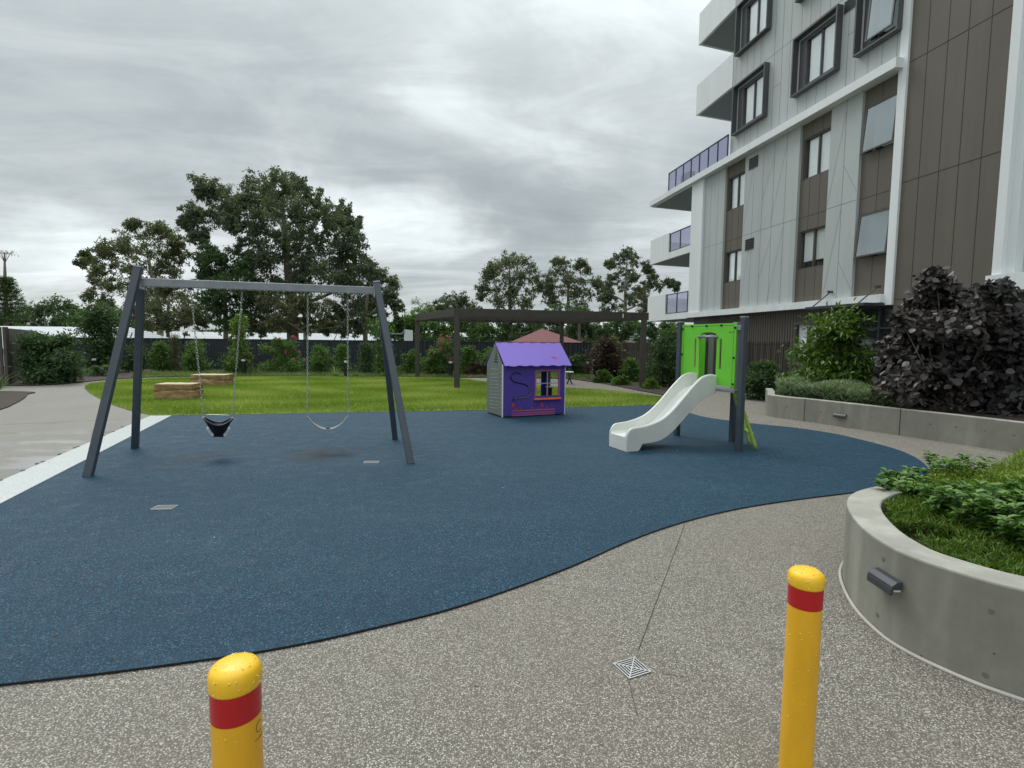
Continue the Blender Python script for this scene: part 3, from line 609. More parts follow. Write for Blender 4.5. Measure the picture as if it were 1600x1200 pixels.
def awning(s0, s1, z0, z1, o, fm, tilt=.24):
    fr = MB(); t = .045
    fb(fr, s0, s1, z0, z0+t, o-.14, o+.01); fb(fr, s0, s1, z1-t, z1, o-.14, o+.01); fb(fr, s0, s0+t, z0+t, z1-t, o-.14, o+.01); fb(fr, s1-t, s1, z0+t, z1-t, o-.14, o+.01)
    w = fr.build('window', fm, B); w['label'] = 'window with its top-hung sash pushed open'
    fb(MB(), s0+t, s1-t, z0+t, z1-t, o-.22, o-.215).build('blind', BLIND if fm is BRONZE else BLIND, w)
    h = z1-z0-.05; top = z1-.03; a = math.asin(min(.9, tilt/h)); dz = -h*math.cos(a); do = tilt
    def Q(s, k, e): return W(s, top+dz*k+e*math.sin(a), o+.03+do*k+e*math.cos(a))
    sb = MB(); e = .035; k1 = .045/h
    for (sa, sb_, ka, kb) in ((s0, s1, 0, k1), (s0, s1, 1-k1, 1), (s0, s0+.05, k1, 1-k1), (s1-.05, s1, k1, 1-k1)):
        sb.hexa([Q(sa, kb, 0), Q(sb_, kb, 0), Q(sb_, kb, e), Q(sa, kb, e), Q(sa, ka, 0), Q(sb_, ka, 0), Q(sb_, ka, e), Q(sa, ka, e)])
    sb.build('sash', fm, w)
    MB().hexa([Q(s0+.05, 1-k1, .012), Q(s1-.05, 1-k1, .012), Q(s1-.05, 1-k1, .018), Q(s0+.05, 1-k1, .018), Q(s0+.05, k1, .012), Q(s1-.05, k1, .012), Q(s1-.05, k1, .018), Q(s0+.05, k1, .018)]).build('pane', GLASSA, w)
    wi = MB(); fb(wi, (s0+s1)/2-.1, (s0+s1)/2+.1, z0+.02, z0+.05, o, o+tilt*.8); wi.build('winder', CHAR, w)
for i, (a, b, c, d) in enumerate(SW):
    if i >= 4: awning(a, b, c, d, -.12, BRONZE, .12)
    else: slider(a, b, c, d, -.15, 'window with its blind stopping short of the sill' if i == 2 else None, BRONZE, .80 if i == 2 else 1.0)
for i, (a, b, c, d) in enumerate(UW):
    sr = MB(); t = .055; p = .22
    fb(sr, a, b, c, c+t, -.15, p); fb(sr, a, b, d-t, d, -.15, p); fb(sr, a, a+t, c+t, d-t, -.15, p); fb(sr, b-t, b, c+t, d-t, -.15, p)
    # splayed inner lining
    for (x0, x1, y0, y1) in ((a+t, b-t, c+t, c+.2), (a+t, b-t, d-.2, d-t), (a+t, a+.42, c+.2, d-.2), (b-.2, b-t, c+.2, d-.2)): fb(sr, x0, x1, y0, y1, -.15, -.005)
    sr.build('window_surround', DGREY, B)
    if i % 3 == 2: awning(a+.42, b-.2, c+.2, d-.2, .02, DGREY, .12)
    else: slider(a+.42, b-.2, c+.2, d-.2, -.02, None, DGREY)
# vents
def vent(s0, s1, z0, z1, o, nm='vent'):
    v = MB(); fb(v, s0, s1, z0, z1, o-.02, o+.01); v = v.build(nm, BLACK, B); sl = MB(); n = 4
    for i in range(n+1):
        z = z0+(z1-z0-.03)*i/n; fb(sl, s0, s1, z, z+.03, o+.011, o+.03)
    sl.build('slat', CHAR, v)
vent(4.2, 4.78, 8.65, 9.08, 0); vent(4.18, 4.75, 5.42, 5.85, 0); vent(8.93, 9.5, 12.05, 12.4, 0, 'vent'); vent(14.62, 15.2, 2.42, 2.68, -.28); vent(3.75, 4.15, 2.0, 2.4, -.1)
# balconies at the far end
BK = (at(1144, 300, 26.8)-at(1092, 300, 26.8)); _b2 = ray(3240, 556); BKD = V(_b2.x, _b2.y, 0).normalized()
def balc_slab(mb, s0, s1, z0, z1, o, dep):
    a, b = W(s0, 0, o), W(s1, 0, o); q = [a, b, b+BKD*dep, a+BKD*dep]
    return mb.hexa([(p.x, p.y, z0) for p in q]+[(p.x, p.y, z1) for p in q])
def balcony(s0, s1, z0, zp, floor_top, solid, glass_s, o, dep, rail_z, label=None):
    sl = balc_slab(MB(), s0+.02, s1, z0+.012, floor_top, o-.14, dep).build('balcony', SOFFIT, B)
    if label: sl['label'] = label
    pp = MB()
    fb(pp, s0, s1, z0, floor_top+.04, o-.12, o)                        # fascia
    if solid: fb(pp, solid[0], solid[1], floor_top+.041, zp, o-.12, o)
    e = W(s0, 0, o); a_ = [e, e+BKD*dep, e+BKD*dep-DV*.12, e-DV*.12]
    pp.hexa([(p.x, p.y, z0) for p in [W(s0, 0, o-.121), W(s0, 0, o-.121)+BKD*dep, W(s0+.12, 0, o-.121)+BKD*dep, W(s0+.12, 0, o-.121)]]+[(p.x, p.y, zp if solid else floor_top+.04) for p in [W(s0, 0, o-.121), W(s0, 0, o-.121)+BKD*dep, W(s0+.12, 0, o-.121)+BKD*dep, W(s0+.12, 0, o-.121)]])
    pp.build('parapet', WHITEP, sl)
    if glass_s:
        g0, g1, n = glass_s; rl = MB(); z0_ = floor_top+.06
        fb(rl, g0, g1, rail_z-.04, rail_z, o-.09, o-.03); fb(rl, g0, g1, z0_, z0_+.03, o-.085, o-.035)
        for i in range(n+1):
            s = g0+.02+(g1-g0-.04)*i/n; fb(rl, s-.022, s+.022, z0_+.03, rail_z-.04, o-.085, o-.035)
        rl.build('railing', CHAR, sl)
        for i in range(n):
            sa = g0+.02+(g1-g0-.04)*i/n+.03; sb_ = g0+.02+(g1-g0-.04)*(i+1)/n-.03; fb(MB(), sa, sb_, z0_+.032, rail_z-.042, o-.063, o-.057).build('glass_panel', GLASSB, sl)
    return sl
balcony(-.36, 2.70, 15.87, 17.32, 16.1, (-.36, 2.70), None, 0, 3.2, 0)
balcony(-.36, 2.70, 12.60, 14.0, 12.85, (-.36, 2.70), None, 0, 3.2, 0)
balcony(-4.75, -.29, 9.26, 9.55, 9.54, None, (-2.85, 2.74, 7), .16, 3.4, 10.60)
balcony(-4.9, -.29, 6.05, 7.42, 6.35, (-4.9, -2.60), (-2.55, -.29, 2), .1, 3.2, 7.38)
balcony(-4.9, -.29, 2.79, 4.18, 3.06, (-4.9, -2.66), (-2.58, -.29, 2), .165, 3.2, 4.15)
# air conditioner on the terrace
ac = MB(); fb(ac, -2.5, -1.6, 9.75, 10.4, -.75, -.4); ac.build('air_conditioner', GREYB, B, bevel=.02); fn = MB(); 
fn.tube([W(-2.15, 10.08, -.39), W(-2.15, 10.08, -.37)], .24, 20); fn.build('fan_guard', CHAR, B)
# ground storey
gw = MB(); wall_holes(gw, 1.4, 9.55, 0, ZL0, [(7.19, 8.5, .95, 2.31)], -.42, -.16); gw.build('batten_wall', BROWNP, B)
bt = MB(); s = 1.45
while s < 9.5:
    if not (7.12 < s < 8.56): fb(bt, s-.012, s+.012, 0, ZL0, -.16, -.135)
    else: fb(bt, s-.012, s+.012, 2.38, ZL0, -.16, -.135)
    s += .145
bt.build('batten', BRONZE, B)
dk = MB(); fb(dk, -.28, 1.4, 0, ZL0, -1.5, -.25); dk.build('dark_column', CHAR, B)
slider(7.19, 8.5, .95, 2.31, -.17, 'ground floor window behind the slatted fence', DGREY, .95)
rw = MB(); fb(rw, 14.151, 24, 0, 2.84, -.6, -.3); rw.build('batten_wall', BROWNP, B)
bt = MB(); s = 14.25
while s < 20: fb(bt, s-.012, s+.012, 0, 2.38, -.3, -.275); s += .145
bt.build('batten', BRONZE, B)
# door and glazing
dr_ = MB(); z0, z1 = .18, 2.72
for s in (9.62, 10.86, 11.36): fb(dr_, s-.035, s+.035, z0, z1, -.30, -.12)
for z in (.2, 2.08, 2.69): fb(dr_, 9.62, 11.36, z-.03, z+.03, -.29, -.13)
door = dr_.build('entrance_door', CHAR, B)
for a, b in ((9.655, 10.825), (10.895, 11.325)):
    for c, d in ((.23, 2.05), (2.11, 2.66)): fb(MB(), a, b, c, d, -.215, -.205).build('door_glass', GLASSD, door)
hd = MB(); hd.tube([W(10.72, .9, -.08), W(10.72, 1.5, -.08)], .014, 8); hd.bar(W(10.72, .95, -.08), W(10.72, .95, -.2), .015); hd.bar(W(10.72, 1.45, -.08), W(10.72, 1.45, -.2), .015); hd.build('door_handle', STEEL, door)
lw_ = MB(); fb(lw_, 10.2, 10.75, 2.2, 2.6, -.5, -.4); lw_.build('notice', BLIND, door)
st = MB(); fb(st, 9.55, 11.42, 0, .17, -.42, .35); st.build('door_step', CONC2, B)
# entrance canopy hung on two rods
cp = MB(); fb(cp, 8.82, 11.2, 2.71, 2.80, -.12, .75); cp = cp.build('canopy', CHAR, B, bevel=.008)
for (sa, sb_) in ((9.1, 9.1), (10.95, 10.95)):
    r_ = MB(); r_.tube([W(sa, 2.8, .70), W(sb_, 3.30, .06)], .022, 8); r_.tube([W(sb_, 3.30, .17), W(sb_, 3.30, .0)], .04, 10); r_.build('tie_rod', BRONZE, cp, smooth='auto')
# round emblem ring and lamp beside the door
rg = MB(); c = [W(11.78+.16*math.cos(a), 1.72+.16*math.sin(a), .02) for a in [k*math.pi/12 for k in range(25)]]
rg.tube(c, .018, 6, False); rg.build('ring_sign', TAN, B, smooth=True)
wl = MB(); fb(wl, 12.3, 12.42, 2.3, 2.52, -.02, .12); wl.build('wall_lamp', WHITEL, B, bevel=.02)
# slatted steel fence in front of the ground storey
pf = thing('slatted_fence', W(4.5, 0, 1.2), 'dark brown vertical slat fence in front of the ground floor windows', 'fence')
sl = MB(); s = -.3
while s < 8.6: fb(sl, s-.012, s+.012, .1, 1.64, 1.188, 1.212); s += .095
sl.build('picket', PICKET, pf)
rl = MB(); fb(rl, -.3, 8.6, .18, .22, 1.17, 1.187); fb(rl, -.3, 8.6, 1.52, 1.56, 1.17, 1.187); fb(rl, -.3, 8.6, .75, .79, 1.17, 1.187); rl.build('rail', PICKET, pf)
for s in (-.3, 2.0, 4.3, 6.5, 8.6): fb(MB(), s-.03, s+.03, 0, 1.66, 1.10, 1.165).build('post', PICKET, pf)
#@@PLANTERS
# ------------------------------------------------------------------ planters
def wallring(outer, inner, z0, z1, name, root, matside, mattop):
    n = len(outer); mb = MB(); vs = []
    for p in outer: vs += [(p[0], p[1], z0), (p[0], p[1], z1)]
    for p in inner: vs += [(p[0], p[1], z0), (p[0], p[1], z1)]
    fs = []
    for i in range(n-1):
        fs += [(2*i, 2*i+2, 2*i+3, 2*i+1), (2*n+2*i, 2*n+2*i+1, 2*n+2*i+3, 2*n+2*i+2), (2*i+1, 2*i+3, 2*n+2*i+3, 2*n+2*i+1)]
    fs += [(0, 1, 2*n+1, 2*n), (2*n-2, 2*n-1, 4*n-1, 4*n-2)]
    mb.add(vs, fs); o = mb.build(name, matside, root, smooth='auto'); o.data.materials.append(mattop)
    for f_ in o.data.polygons:
        if abs(f_.normal.z) > .7: f_.material_index = 1
    b = o.modifiers.new('bevel', 'BEVEL'); b.width = .012; b.segments = 2; b.limit_method = 'ANGLE'; b.angle_limit = R(50)
    return o
def offs(path, d):
    out = []
    for i, p in enumerate(path):
        t = (path[min(i+1, len(path)-1)]-path[max(i-1, 0)]).normalized(); out.append(p+V(-t.y, t.x, 0)*d)
    return out
HN = .51
no = [V(3.9, 1.35, 0), V(3.35, 1.56, 0), V(2.92, 1.81, 0), V(2.58, 2.08, 0), G(1600, 921, HN), G(1540, 906, HN), G(1480, 888, HN), G(1430, 871, HN), G(1390, 853, HN), G(1350, 826, HN), G(1328, 800, HN), G(1323, 782, HN), G(1334, 769, HN), G(1362, 760.5, HN), G(1400, 755, HN), G(1500, 741, HN), G(1640, 722, HN)]
no = [V(p.x, p.y, 0) for p in no]; no = catmull(no, 6); ni = offs(no, -.20)
npl = thing('concrete_planter', (no[40].x, no[40].y, 0), 'curved concrete planter wall in the right foreground filled with leafy plants', 'planter')
wallring(no, ni, 0, HN, 'wall', npl, CONC, CONC2)
npoly = [xy(p) for p in ni]+[(7.5, 4.9), (7.5, 1.4)]
MB().prism(npoly, 0.02, .40).build('soil', MULCH, npl)
tr_ = MB(); tr_.tube([V(p.x, p.y, .006) for p in offs(no, .012)], .011, 6); tr_.build('sealant_bead', paint('sealant', (.42, .40, .36), .7), npl, smooth=True)
dm = MB()    # form-tie dimples: raised discs, recess shade painted in as darker grey
def on_wall(path, px, py, z=None):
    best = None
    for i in range(len(path)-1):
        a, b = path[i], path[i+1]; d = ray(px, py); n_ = V(-(b-a).y, (b-a).x, 0)
        den = d.dot(n_)
        if abs(den) < 1e-9: continue
        t = (a-CAM).dot(n_)/den; q = CAM+d*t; k = (V(q.x, q.y, 0)-a).dot(b-a)/(b-a).length_squared
        if t > 0 and 0 <= k <= 1 and (best is None or t < best[0]): best = (t, q, (b-a).normalized())
    return best[1], best[2]
for px, py in ((1549, 955), (1540, 1055), (1371, 960), (1380, 873)):
    q, t = on_wall(no, px, py); nrm = V(t.y, -t.x, 0); nrm = nrm if nrm.dot(CAM-q) > 0 else -nrm
    dm.tube([q-nrm*.004, q+nrm*.0025], .0125, 16)
dm.build('tie_hole_plug', paint('recess_shade_grey', (.15, .145, .12), .8, var=.3, scale=30), npl)
def hood_light(path, px, py, w, label, mat=None):
    q, t = on_wall(path, px, py); nrm = V(t.y, -t.x, 0); nrm = nrm if nrm.dot(CAM-q) > 0 else -nrm
    root = thing('wall_light', q, label, 'light', 'hooded lights on the planter walls'); h = .075; mb = MB()
    prof = [(0, h/2), (.03, h/2-.004), (.055, h/2-.025), (.062, h/2-.045), (.062, -h/2), (.05, -h/2), (.045, -h/2+.03), (0, -h/2+.03)]
    pts = [q-t*w/2+nrm*(a+.002)+V(0, 0, b) for a, b in prof]; mb.plate(pts, t*w); mb.build('hood', CHAR, root, bevel=.003)
    MB().obox(q+nrm*.022-V(0, 0, h/2-.022), t*(w/2-.01), nrm*.018, V(0, 0, .006)).build('lens', WHITEL, root)
hood_light(no, 1391, 908, .19, 'dark hooded light on the near curved planter wall')
HF = .47
fo = [G(1235, 616, HF)+V(.2, 1.6, 0), G(1212, 613.2, HF)+V(0, .4, 0), G(1199, 615.0, HF), G(1203, 617.0, HF), G(1230, 620.2, HF), G(1270, 624, HF), G(1330, 630.5, HF), G(1402, 638.4, HF), G(1500, 649, HF), G(1600, 660.5, HF), G(1700, 672, HF)]
fo = [V(p.x, p.y, 0) for p in fo]; fo = catmull(fo, 6); fi = offs(fo, -.16)
if (fi[30]-V(0, 0, 0)).length < (fo[30]).length: fi = offs(fo, .16)
fpl = thing('concrete_planter', (fo[30].x, fo[30].y, 0), 'long curved concrete planter wall in front of the purple-leaved shrub', 'planter')
wallring(fo, fi, 0, HF, 'wall', fpl, CONC, CONC2)
fpoly = [xy(p) for p in fi]+[(fi[-1].x+1, fi[-1].y), (10.5, 12), (8.6, 13.4), (7.3, 14.2)]
MB().prism(fpoly, .02, .40).build('soil', MULCH, fpl)
dm = MB()
for px, py in ((1229, 636), (1283, 644), (1362, 652), (1453, 663), (1494, 667), (1539, 673), (1585, 680)):
    q, t = on_wall(fo, px, py); nrm = V(t.y, -t.x, 0); nrm = nrm if nrm.dot(CAM-q) > 0 else -nrm; dm.tube([q-nrm*.004, q+nrm*.003], .016, 12)
dm.build('tie_hole_plug', paint('recess_shade_grey', (.15, .145, .12), .8), fpl)  # raised discs again, darker grey standing in for shade inside a hole
jn = MB()
for px, ya, yb in ((1406, 640, 684), (1257, 625, 660)):
    q, t = on_wall(fo, px, (ya+yb)/2); nrm = V(t.y, -t.x, 0); nrm = nrm if nrm.dot(CAM-q) > 0 else -nrm; jn.obox(V(q.x, q.y, HF/2)+nrm*.002, t*.005, nrm*.002, V(0, 0, HF/2))
jn.build('wall_joint', JOINTB, fpl)
hood_light(fo, 1314, 649.5, .24, 'dark hooded light on the long planter wall behind the slide')
# plinth and small box with pale blue lid by the entrance
bpos = at(1378, 600, 12.6); pk = thing('concrete_plinth', (bpos.x, bpos.y, 0), 'short pale concrete plinth between the entrance and the purple shrub', 'plinth')
MB().box(bpos.x-.17, bpos.x+.25, bpos.y-.2, bpos.y+.2, 0, .78).build('block', CONC2, pk, bevel=.01)
bb = thing('tap_box', (bpos.x-.12, bpos.y, .78), 'small teal-grey box with a pale blue lid beside the entrance plinth', 'box')
MB().box(bpos.x-.3, bpos.x-.14, bpos.y-.1, bpos.y+.06, .5, .95).build('body', paint('teal_grey', (.10, .17, .18), .5), bb); MB().prism([(bpos.x-.34, bpos.y-.13), (bpos.x-.10, bpos.y-.13), (bpos.x-.10, bpos.y+.09), (bpos.x-.34, bpos.y+.09)], .951, 1.0).build('lid', paint('pale_blue', (.42, .66, .68), .4), bb, bevel=.01)
# planting
def cover(name, poly, n, mat, z, h, label, lf=.05, lw=.02, hf=None, cat='ground cover', tpl=T_LEAF, lean=.9, keep=None):
    q = scatter(poly, n)
    if keep is not None: q = q[keep(q)]
    hh = np.array([hf(a, b) if hf else 1.0 for a, b in q])*h; P = np.column_stack([q, z+rng.random(len(q))**.6*hh]); D = rng.normal(size=P.shape)*lean; D[:, 2] = .9
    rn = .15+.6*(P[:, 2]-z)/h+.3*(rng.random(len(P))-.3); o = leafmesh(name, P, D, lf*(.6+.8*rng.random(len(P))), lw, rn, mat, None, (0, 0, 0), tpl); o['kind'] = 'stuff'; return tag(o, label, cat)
def bumpy(sc, lo=.45): return lambda a, b: lo+(1-lo)*(.5+.5*math.sin(a*sc+1.7*math.sin(b*sc*.8))*math.cos(b*sc*1.1+math.sin(a*sc*.6)))
nin = [xy(p) for p in offs(no, -.23)][2:]; nearpoly = [p for p in nin if p[0] < 7.5]+[(7.3, 4.6), (7.3, 1.7), (3.6, 1.8)]
gap = G(1440, 850, .42)
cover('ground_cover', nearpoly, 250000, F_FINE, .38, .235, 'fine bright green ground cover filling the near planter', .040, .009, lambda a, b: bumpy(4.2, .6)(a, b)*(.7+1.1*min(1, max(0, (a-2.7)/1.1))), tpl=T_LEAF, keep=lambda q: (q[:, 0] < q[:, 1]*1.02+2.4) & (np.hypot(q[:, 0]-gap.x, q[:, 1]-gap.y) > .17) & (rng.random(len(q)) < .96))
def leafy(px, py, zt, w, n, label, seed, leaf=.062, sprigs=9):
    """upright sprigs with paired leaves growing from the planter soil"""
    random.seed(seed); c = G(px, py, .42); root = thing('leafy_shrub', (c.x, c.y, .40), label, 'shrub', 'leafy plants in the near planter'); P, D, U, RN = [], [], [], []; sb = MB()
    for i in range(sprigs):
        a = random.uniform(0, 6.283); r0 = random.uniform(0, w*.35); b = c+V(math.cos(a)*r0, math.sin(a)*r0, 0); b.z = .40
        h = (zt-.40)*random.uniform(.65, 1.0); ln = random.uniform(.2, .9)*w*.6; tip = b+V(math.cos(a)*ln, math.sin(a)*ln, h); mid = b.lerp(tip, .5)+V(0, 0, h*.12)
        path = catmull([b, mid, tip], 7); sb.tube(path, [.0045-.003*k/(len(path)-1) for k in range(len(path))], 5, False); crn = random.random()*.4
        m = len(path)
        for k in range(1, m):
            for s_ in range(3):
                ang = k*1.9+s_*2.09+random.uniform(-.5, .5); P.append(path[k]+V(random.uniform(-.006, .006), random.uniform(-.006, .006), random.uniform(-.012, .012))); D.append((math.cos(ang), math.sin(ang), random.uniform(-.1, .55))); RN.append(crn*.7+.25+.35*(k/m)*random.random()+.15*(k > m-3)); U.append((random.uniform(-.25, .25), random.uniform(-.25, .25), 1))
    P = np.array([tuple(p) for p in P]); sb.build('stem', F_NEW, root, smooth=True, fix=False)
    leafmesh('foliage', P, np.array(D), leaf*(.65+.6*rng.random(len(P))), leaf*.56, np.array(RN), F_BUD, root, tpl=T_LEAF6, up=np.array(U))
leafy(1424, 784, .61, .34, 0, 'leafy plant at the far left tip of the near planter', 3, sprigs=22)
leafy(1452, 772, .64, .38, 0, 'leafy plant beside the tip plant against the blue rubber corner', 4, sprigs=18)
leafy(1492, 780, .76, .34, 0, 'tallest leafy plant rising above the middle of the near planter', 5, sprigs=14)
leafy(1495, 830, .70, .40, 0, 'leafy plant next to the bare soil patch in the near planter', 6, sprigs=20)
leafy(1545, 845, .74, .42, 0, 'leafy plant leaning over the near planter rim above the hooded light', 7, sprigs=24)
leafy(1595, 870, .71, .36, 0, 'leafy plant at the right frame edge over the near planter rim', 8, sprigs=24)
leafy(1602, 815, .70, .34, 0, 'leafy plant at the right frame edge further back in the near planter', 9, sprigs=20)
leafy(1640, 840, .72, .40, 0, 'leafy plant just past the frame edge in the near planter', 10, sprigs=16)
# far planter: silver cover, glossy tree, purple shrub
fin = offs(fo, -.22) if (offs(fo, -.22)[30]).length > fo[30].length else offs(fo, .22)
sil = [xy(p) for p in fin[3:44]]+[xy(at(1412, 620, 10.2)), xy(at(1400, 610, 12.2)), xy(at(1330, 610, 13.6)), xy(at(1240, 610, 13.6))]
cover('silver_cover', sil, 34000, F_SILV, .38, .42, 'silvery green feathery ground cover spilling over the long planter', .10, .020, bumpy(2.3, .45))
tw = shrub('small_tree', 'bushy glossy green small tree growing out of the silvery ground cover', 1307, 606, 146, 488, 12.4, F_GLOSS, 5200, .14, .06, cat='tree', shape='round', tpl=T_LEAF6, zsoil=.40, droop=.15)
def purple():
    foot = at(1490, 640, 9.8); foot.z = .4; root = thing('purple_shrub', foot, 'large dark purple round-leaved shrub in front of the brown wall', 'shrub'); cl = []; random.seed(5)
    for (px, py, r_) in [(1462, 432, 14), (1458, 450, 18), (1475, 455, 16), (1450, 480, 22), (1478, 480, 22), (1440, 505, 20), (1470, 510, 26), (1500, 505, 22), (1540, 465, 20), (1560, 455, 16), (1530, 490, 24), (1560, 490, 24), (1520, 520, 28), (1555, 520, 26), (1585, 510, 20), (1420, 520, 16), (1408, 500, 9), (1400, 545, 18), (1430, 545, 24), (1470, 545, 30), (1510, 555, 30), (1550, 555, 30), (1590, 550, 24), (1395, 575, 20), (1430, 580, 26), (1470, 585, 30), (1515, 590, 30), (1560, 590, 30), (1600, 590, 24), (1410, 605, 24), (1440, 615, 26), (1490, 620, 28), (1540, 625, 26), (1590, 630, 24), (1630, 560, 30), (1640, 610, 30), (1420, 632, 22), (1455, 640, 22), (1495, 645, 22), (1535, 648, 22), (1575, 655, 22)]:
        Yb = 9.9+(px-1500)*-.002; c = at(px, py, Yb+random.uniform(-.55, .55)); rr = r_/FPX*Yb; cl.append((c, rr, rr*.9))
        if r_ > 18: c = at(px, py, Yb+random.choice((.5, 1.0))); cl.append((c, rr, rr*.9))
    P, D, rn = clump_leaves(cl, 330, 26, .34, .35, .9, 1.1); k = P[:, 2] > .42; P, D, rn = P[k], D[k], rn[k]; toc = unit(np.array([[0, 0, 1.6]])-P)
    sb = MB()
    for c, rr, _ in cl: sb.tube(catmull([foot, foot.lerp(c, .5)+V(0, 0, -.1), c], 3), [.02, .018, .015, .012, .01, .008, .005], 5, False)
    sb.build('stem', BARK, root, smooth=True, fix=False); up = rng.normal(size=P.shape)*.55+np.array([-.35, -.75, .75])
    leafmesh('foliage', P, D, .092*(.45+1.15*rng.random(len(P))**1.3), .086*(.45+1.15*rng.random(len(P))**1.3), rn, F_PURP, root, tpl=T_ROUND, up=up)
purple()
#@@PLAY
# wind-blown leaf litter on the paving and rubber
def litter():
    poly = [(-7, 3), (-2, 1.2), (2, 1.0), (2.1, 2.6), (2.0, 3.8), (6, 5.5), (5, 8), (0, 10), (-6, 9.5)]; q = scatter(poly, 190); k = np.hypot(q[:, 0], q[:, 1]) > 1.3; q = q[k]
    edge = [(G(a, b).x+rng.normal()*.05, G(a, b).y+rng.normal()*.05) for a, b in zip(rng.uniform(1320, 1600, 40), 1000+rng.uniform(-20, 60, 40))]
    P = np.column_stack([q, np.full(len(q), .018)]); D = rng.normal(size=P.shape); D[:, 2] *= .12
    o = leafmesh('leaf_litter', P, D, .022*(.4+rng.random(len(P))), .010*(.5+rng.random(len(P))), rng.random(len(P)), foliage('dry_leaves', (.05, .035, .02), (.16, .11, .06), (.45, .42, .34), .8, .1), None, (0, 0, 0), up=np.tile(np.array([0, 0, 1.]), (len(P), 1))+rng.normal(size=P.shape)*.3); o['kind'] = 'stuff'; tag(o, 'scattered small dry leaves and pale flecks on the rubber and paving', 'leaf litter')
litter()
# ------------------------------------------------------------------ swing set
LA, LB = G(137, 746), G(211, 701); RA, RB = G(642, 725.5), G(617.5, 687.5)
def mid2(a, b): return V((a.x+b.x)/2, (a.y+b.y)/2, 0)
ML, MR = mid2(LA, LB), mid2(RA, RB); BZ = 2.27
bl_ = at(222, 437, ML.y); br_ = at(584, 458, MR.y); BA = V(bl_.x, bl_.y, 2.30); BBp = V(br_.x, br_.y, 2.24); BA.z = BBp.z = (bl_.z+br_.z)/2; bdir = (BBp-BA).normalized()
sw = thing('swing_frame', (ML+MR)/2, 'slate blue A-frame swing set with a light grey top beam on the blue rubber', 'swing frame')
MB().bar(BA, BBp, .10, .10).build('top_beam', GALV, sw, bevel=.006)
def leg(foot, apex, nm='leg'):
    f0 = V(foot.x, foot.y, .0); MB().bar(f0, apex, .085, .085, up=bdir).build(nm, SLATE, sw, bevel=.006)
    d = (apex-f0).normalized(); cp_ = MB(); cp_.bar(apex+d*.0005, apex+d*.02, .095, .095, up=bdir); cp_.build('leg_cap', GALV, sw, bevel=.004)
apL = at(216, 419, ML.y-.06); apL2 = BA-bdir*.06+V(0, .09, .07); leg(LA, apL); leg(LB, apL2)
apR = at(588.5, 443, MR.y-.05); apR2 = BBp+bdir*.05+V(0, .1, -.02); leg(RA, apR); leg(RB, apR2)
for e, s_ in ((BA, 1), (BBp, -1)):
    MB().obox(e-bdir*s_*.005, bdir*.006, V(0, 1, 0).cross(bdir).normalized()*.085, bdir.cross(V(0, 0, 1)).normalized()*.075).build('bracket_plate', STEEL, sw)
dp = MB(); Lb = (BBp-BA).length; k = .08
while k < Lb-.05:
    c = BA+bdir*k+V(random.uniform(-.04, .02), -.04, -.052); r_ = random.uniform(.004, .008); dp.lathe(c, [(r_*.4, -r_*1.2), (r_, -r_*.2), (r_*.7, r_*.6)], 6); k += random.uniform(.025, .06)
dp.build('water_drop', DROP, sw, smooth=True)
def chain(a, b, root, nm='chain'):
    a, b = Vector(a), Vector(b); L_ = (b-a).length; n = int(L_/.036); d = (b-a).normalized(); x = d.cross(V(0, 1, 0)).normalized(); y = d.cross(x); mb = MB()
    for i in range(n):
        c = a+d*(L_*(i+.5)/n); s1 = x if i % 2 else y; s1 = (s1+V(random.uniform(-.3, .3), random.uniform(-.3, .3), 0)).normalized(); pts = [c+d*(.024*math.cos(t))+s1*(.0115*math.sin(t)) for t in [2*math.pi*k/8 for k in range(9)]]
        mb.tube(pts, .0034, 4, False)
    return mb.build(nm, CHAIN, root, smooth=True, fix=False)
def beam_at(px): # point of the beam under photo column px
    best = min((BA.lerp(BBp, k/400) for k in range(401)), key=lambda p: abs((800+FPX*(p-CAM).dot(_r)/(p-CAM).dot(_f))-px)); return best-V(0, 0, .05)
def hanger(p, sf):
    MB().obox(p-V(0, 0, .012), V(.02, 0, 0), V(0, .03, 0), V(0, 0, .012)).build('hanger', CHAR, sf)
t0, t1 = beam_at(298), beam_at(378); s0_, s1_ = at(318, 652, t0.y+.02), at(363, 653, t1.y+.0)
for p in (t0, t1): hanger(p, sw)
tod = thing('toddler_swing', (s0_+s1_)/2, 'black bucket toddler swing seat hanging on chains at the left', 'swing', 'swings hanging from the frame')
chain(t0-V(0, 0, .03), s0_, tod); chain(t1-V(0, 0, .03), s1_, tod)
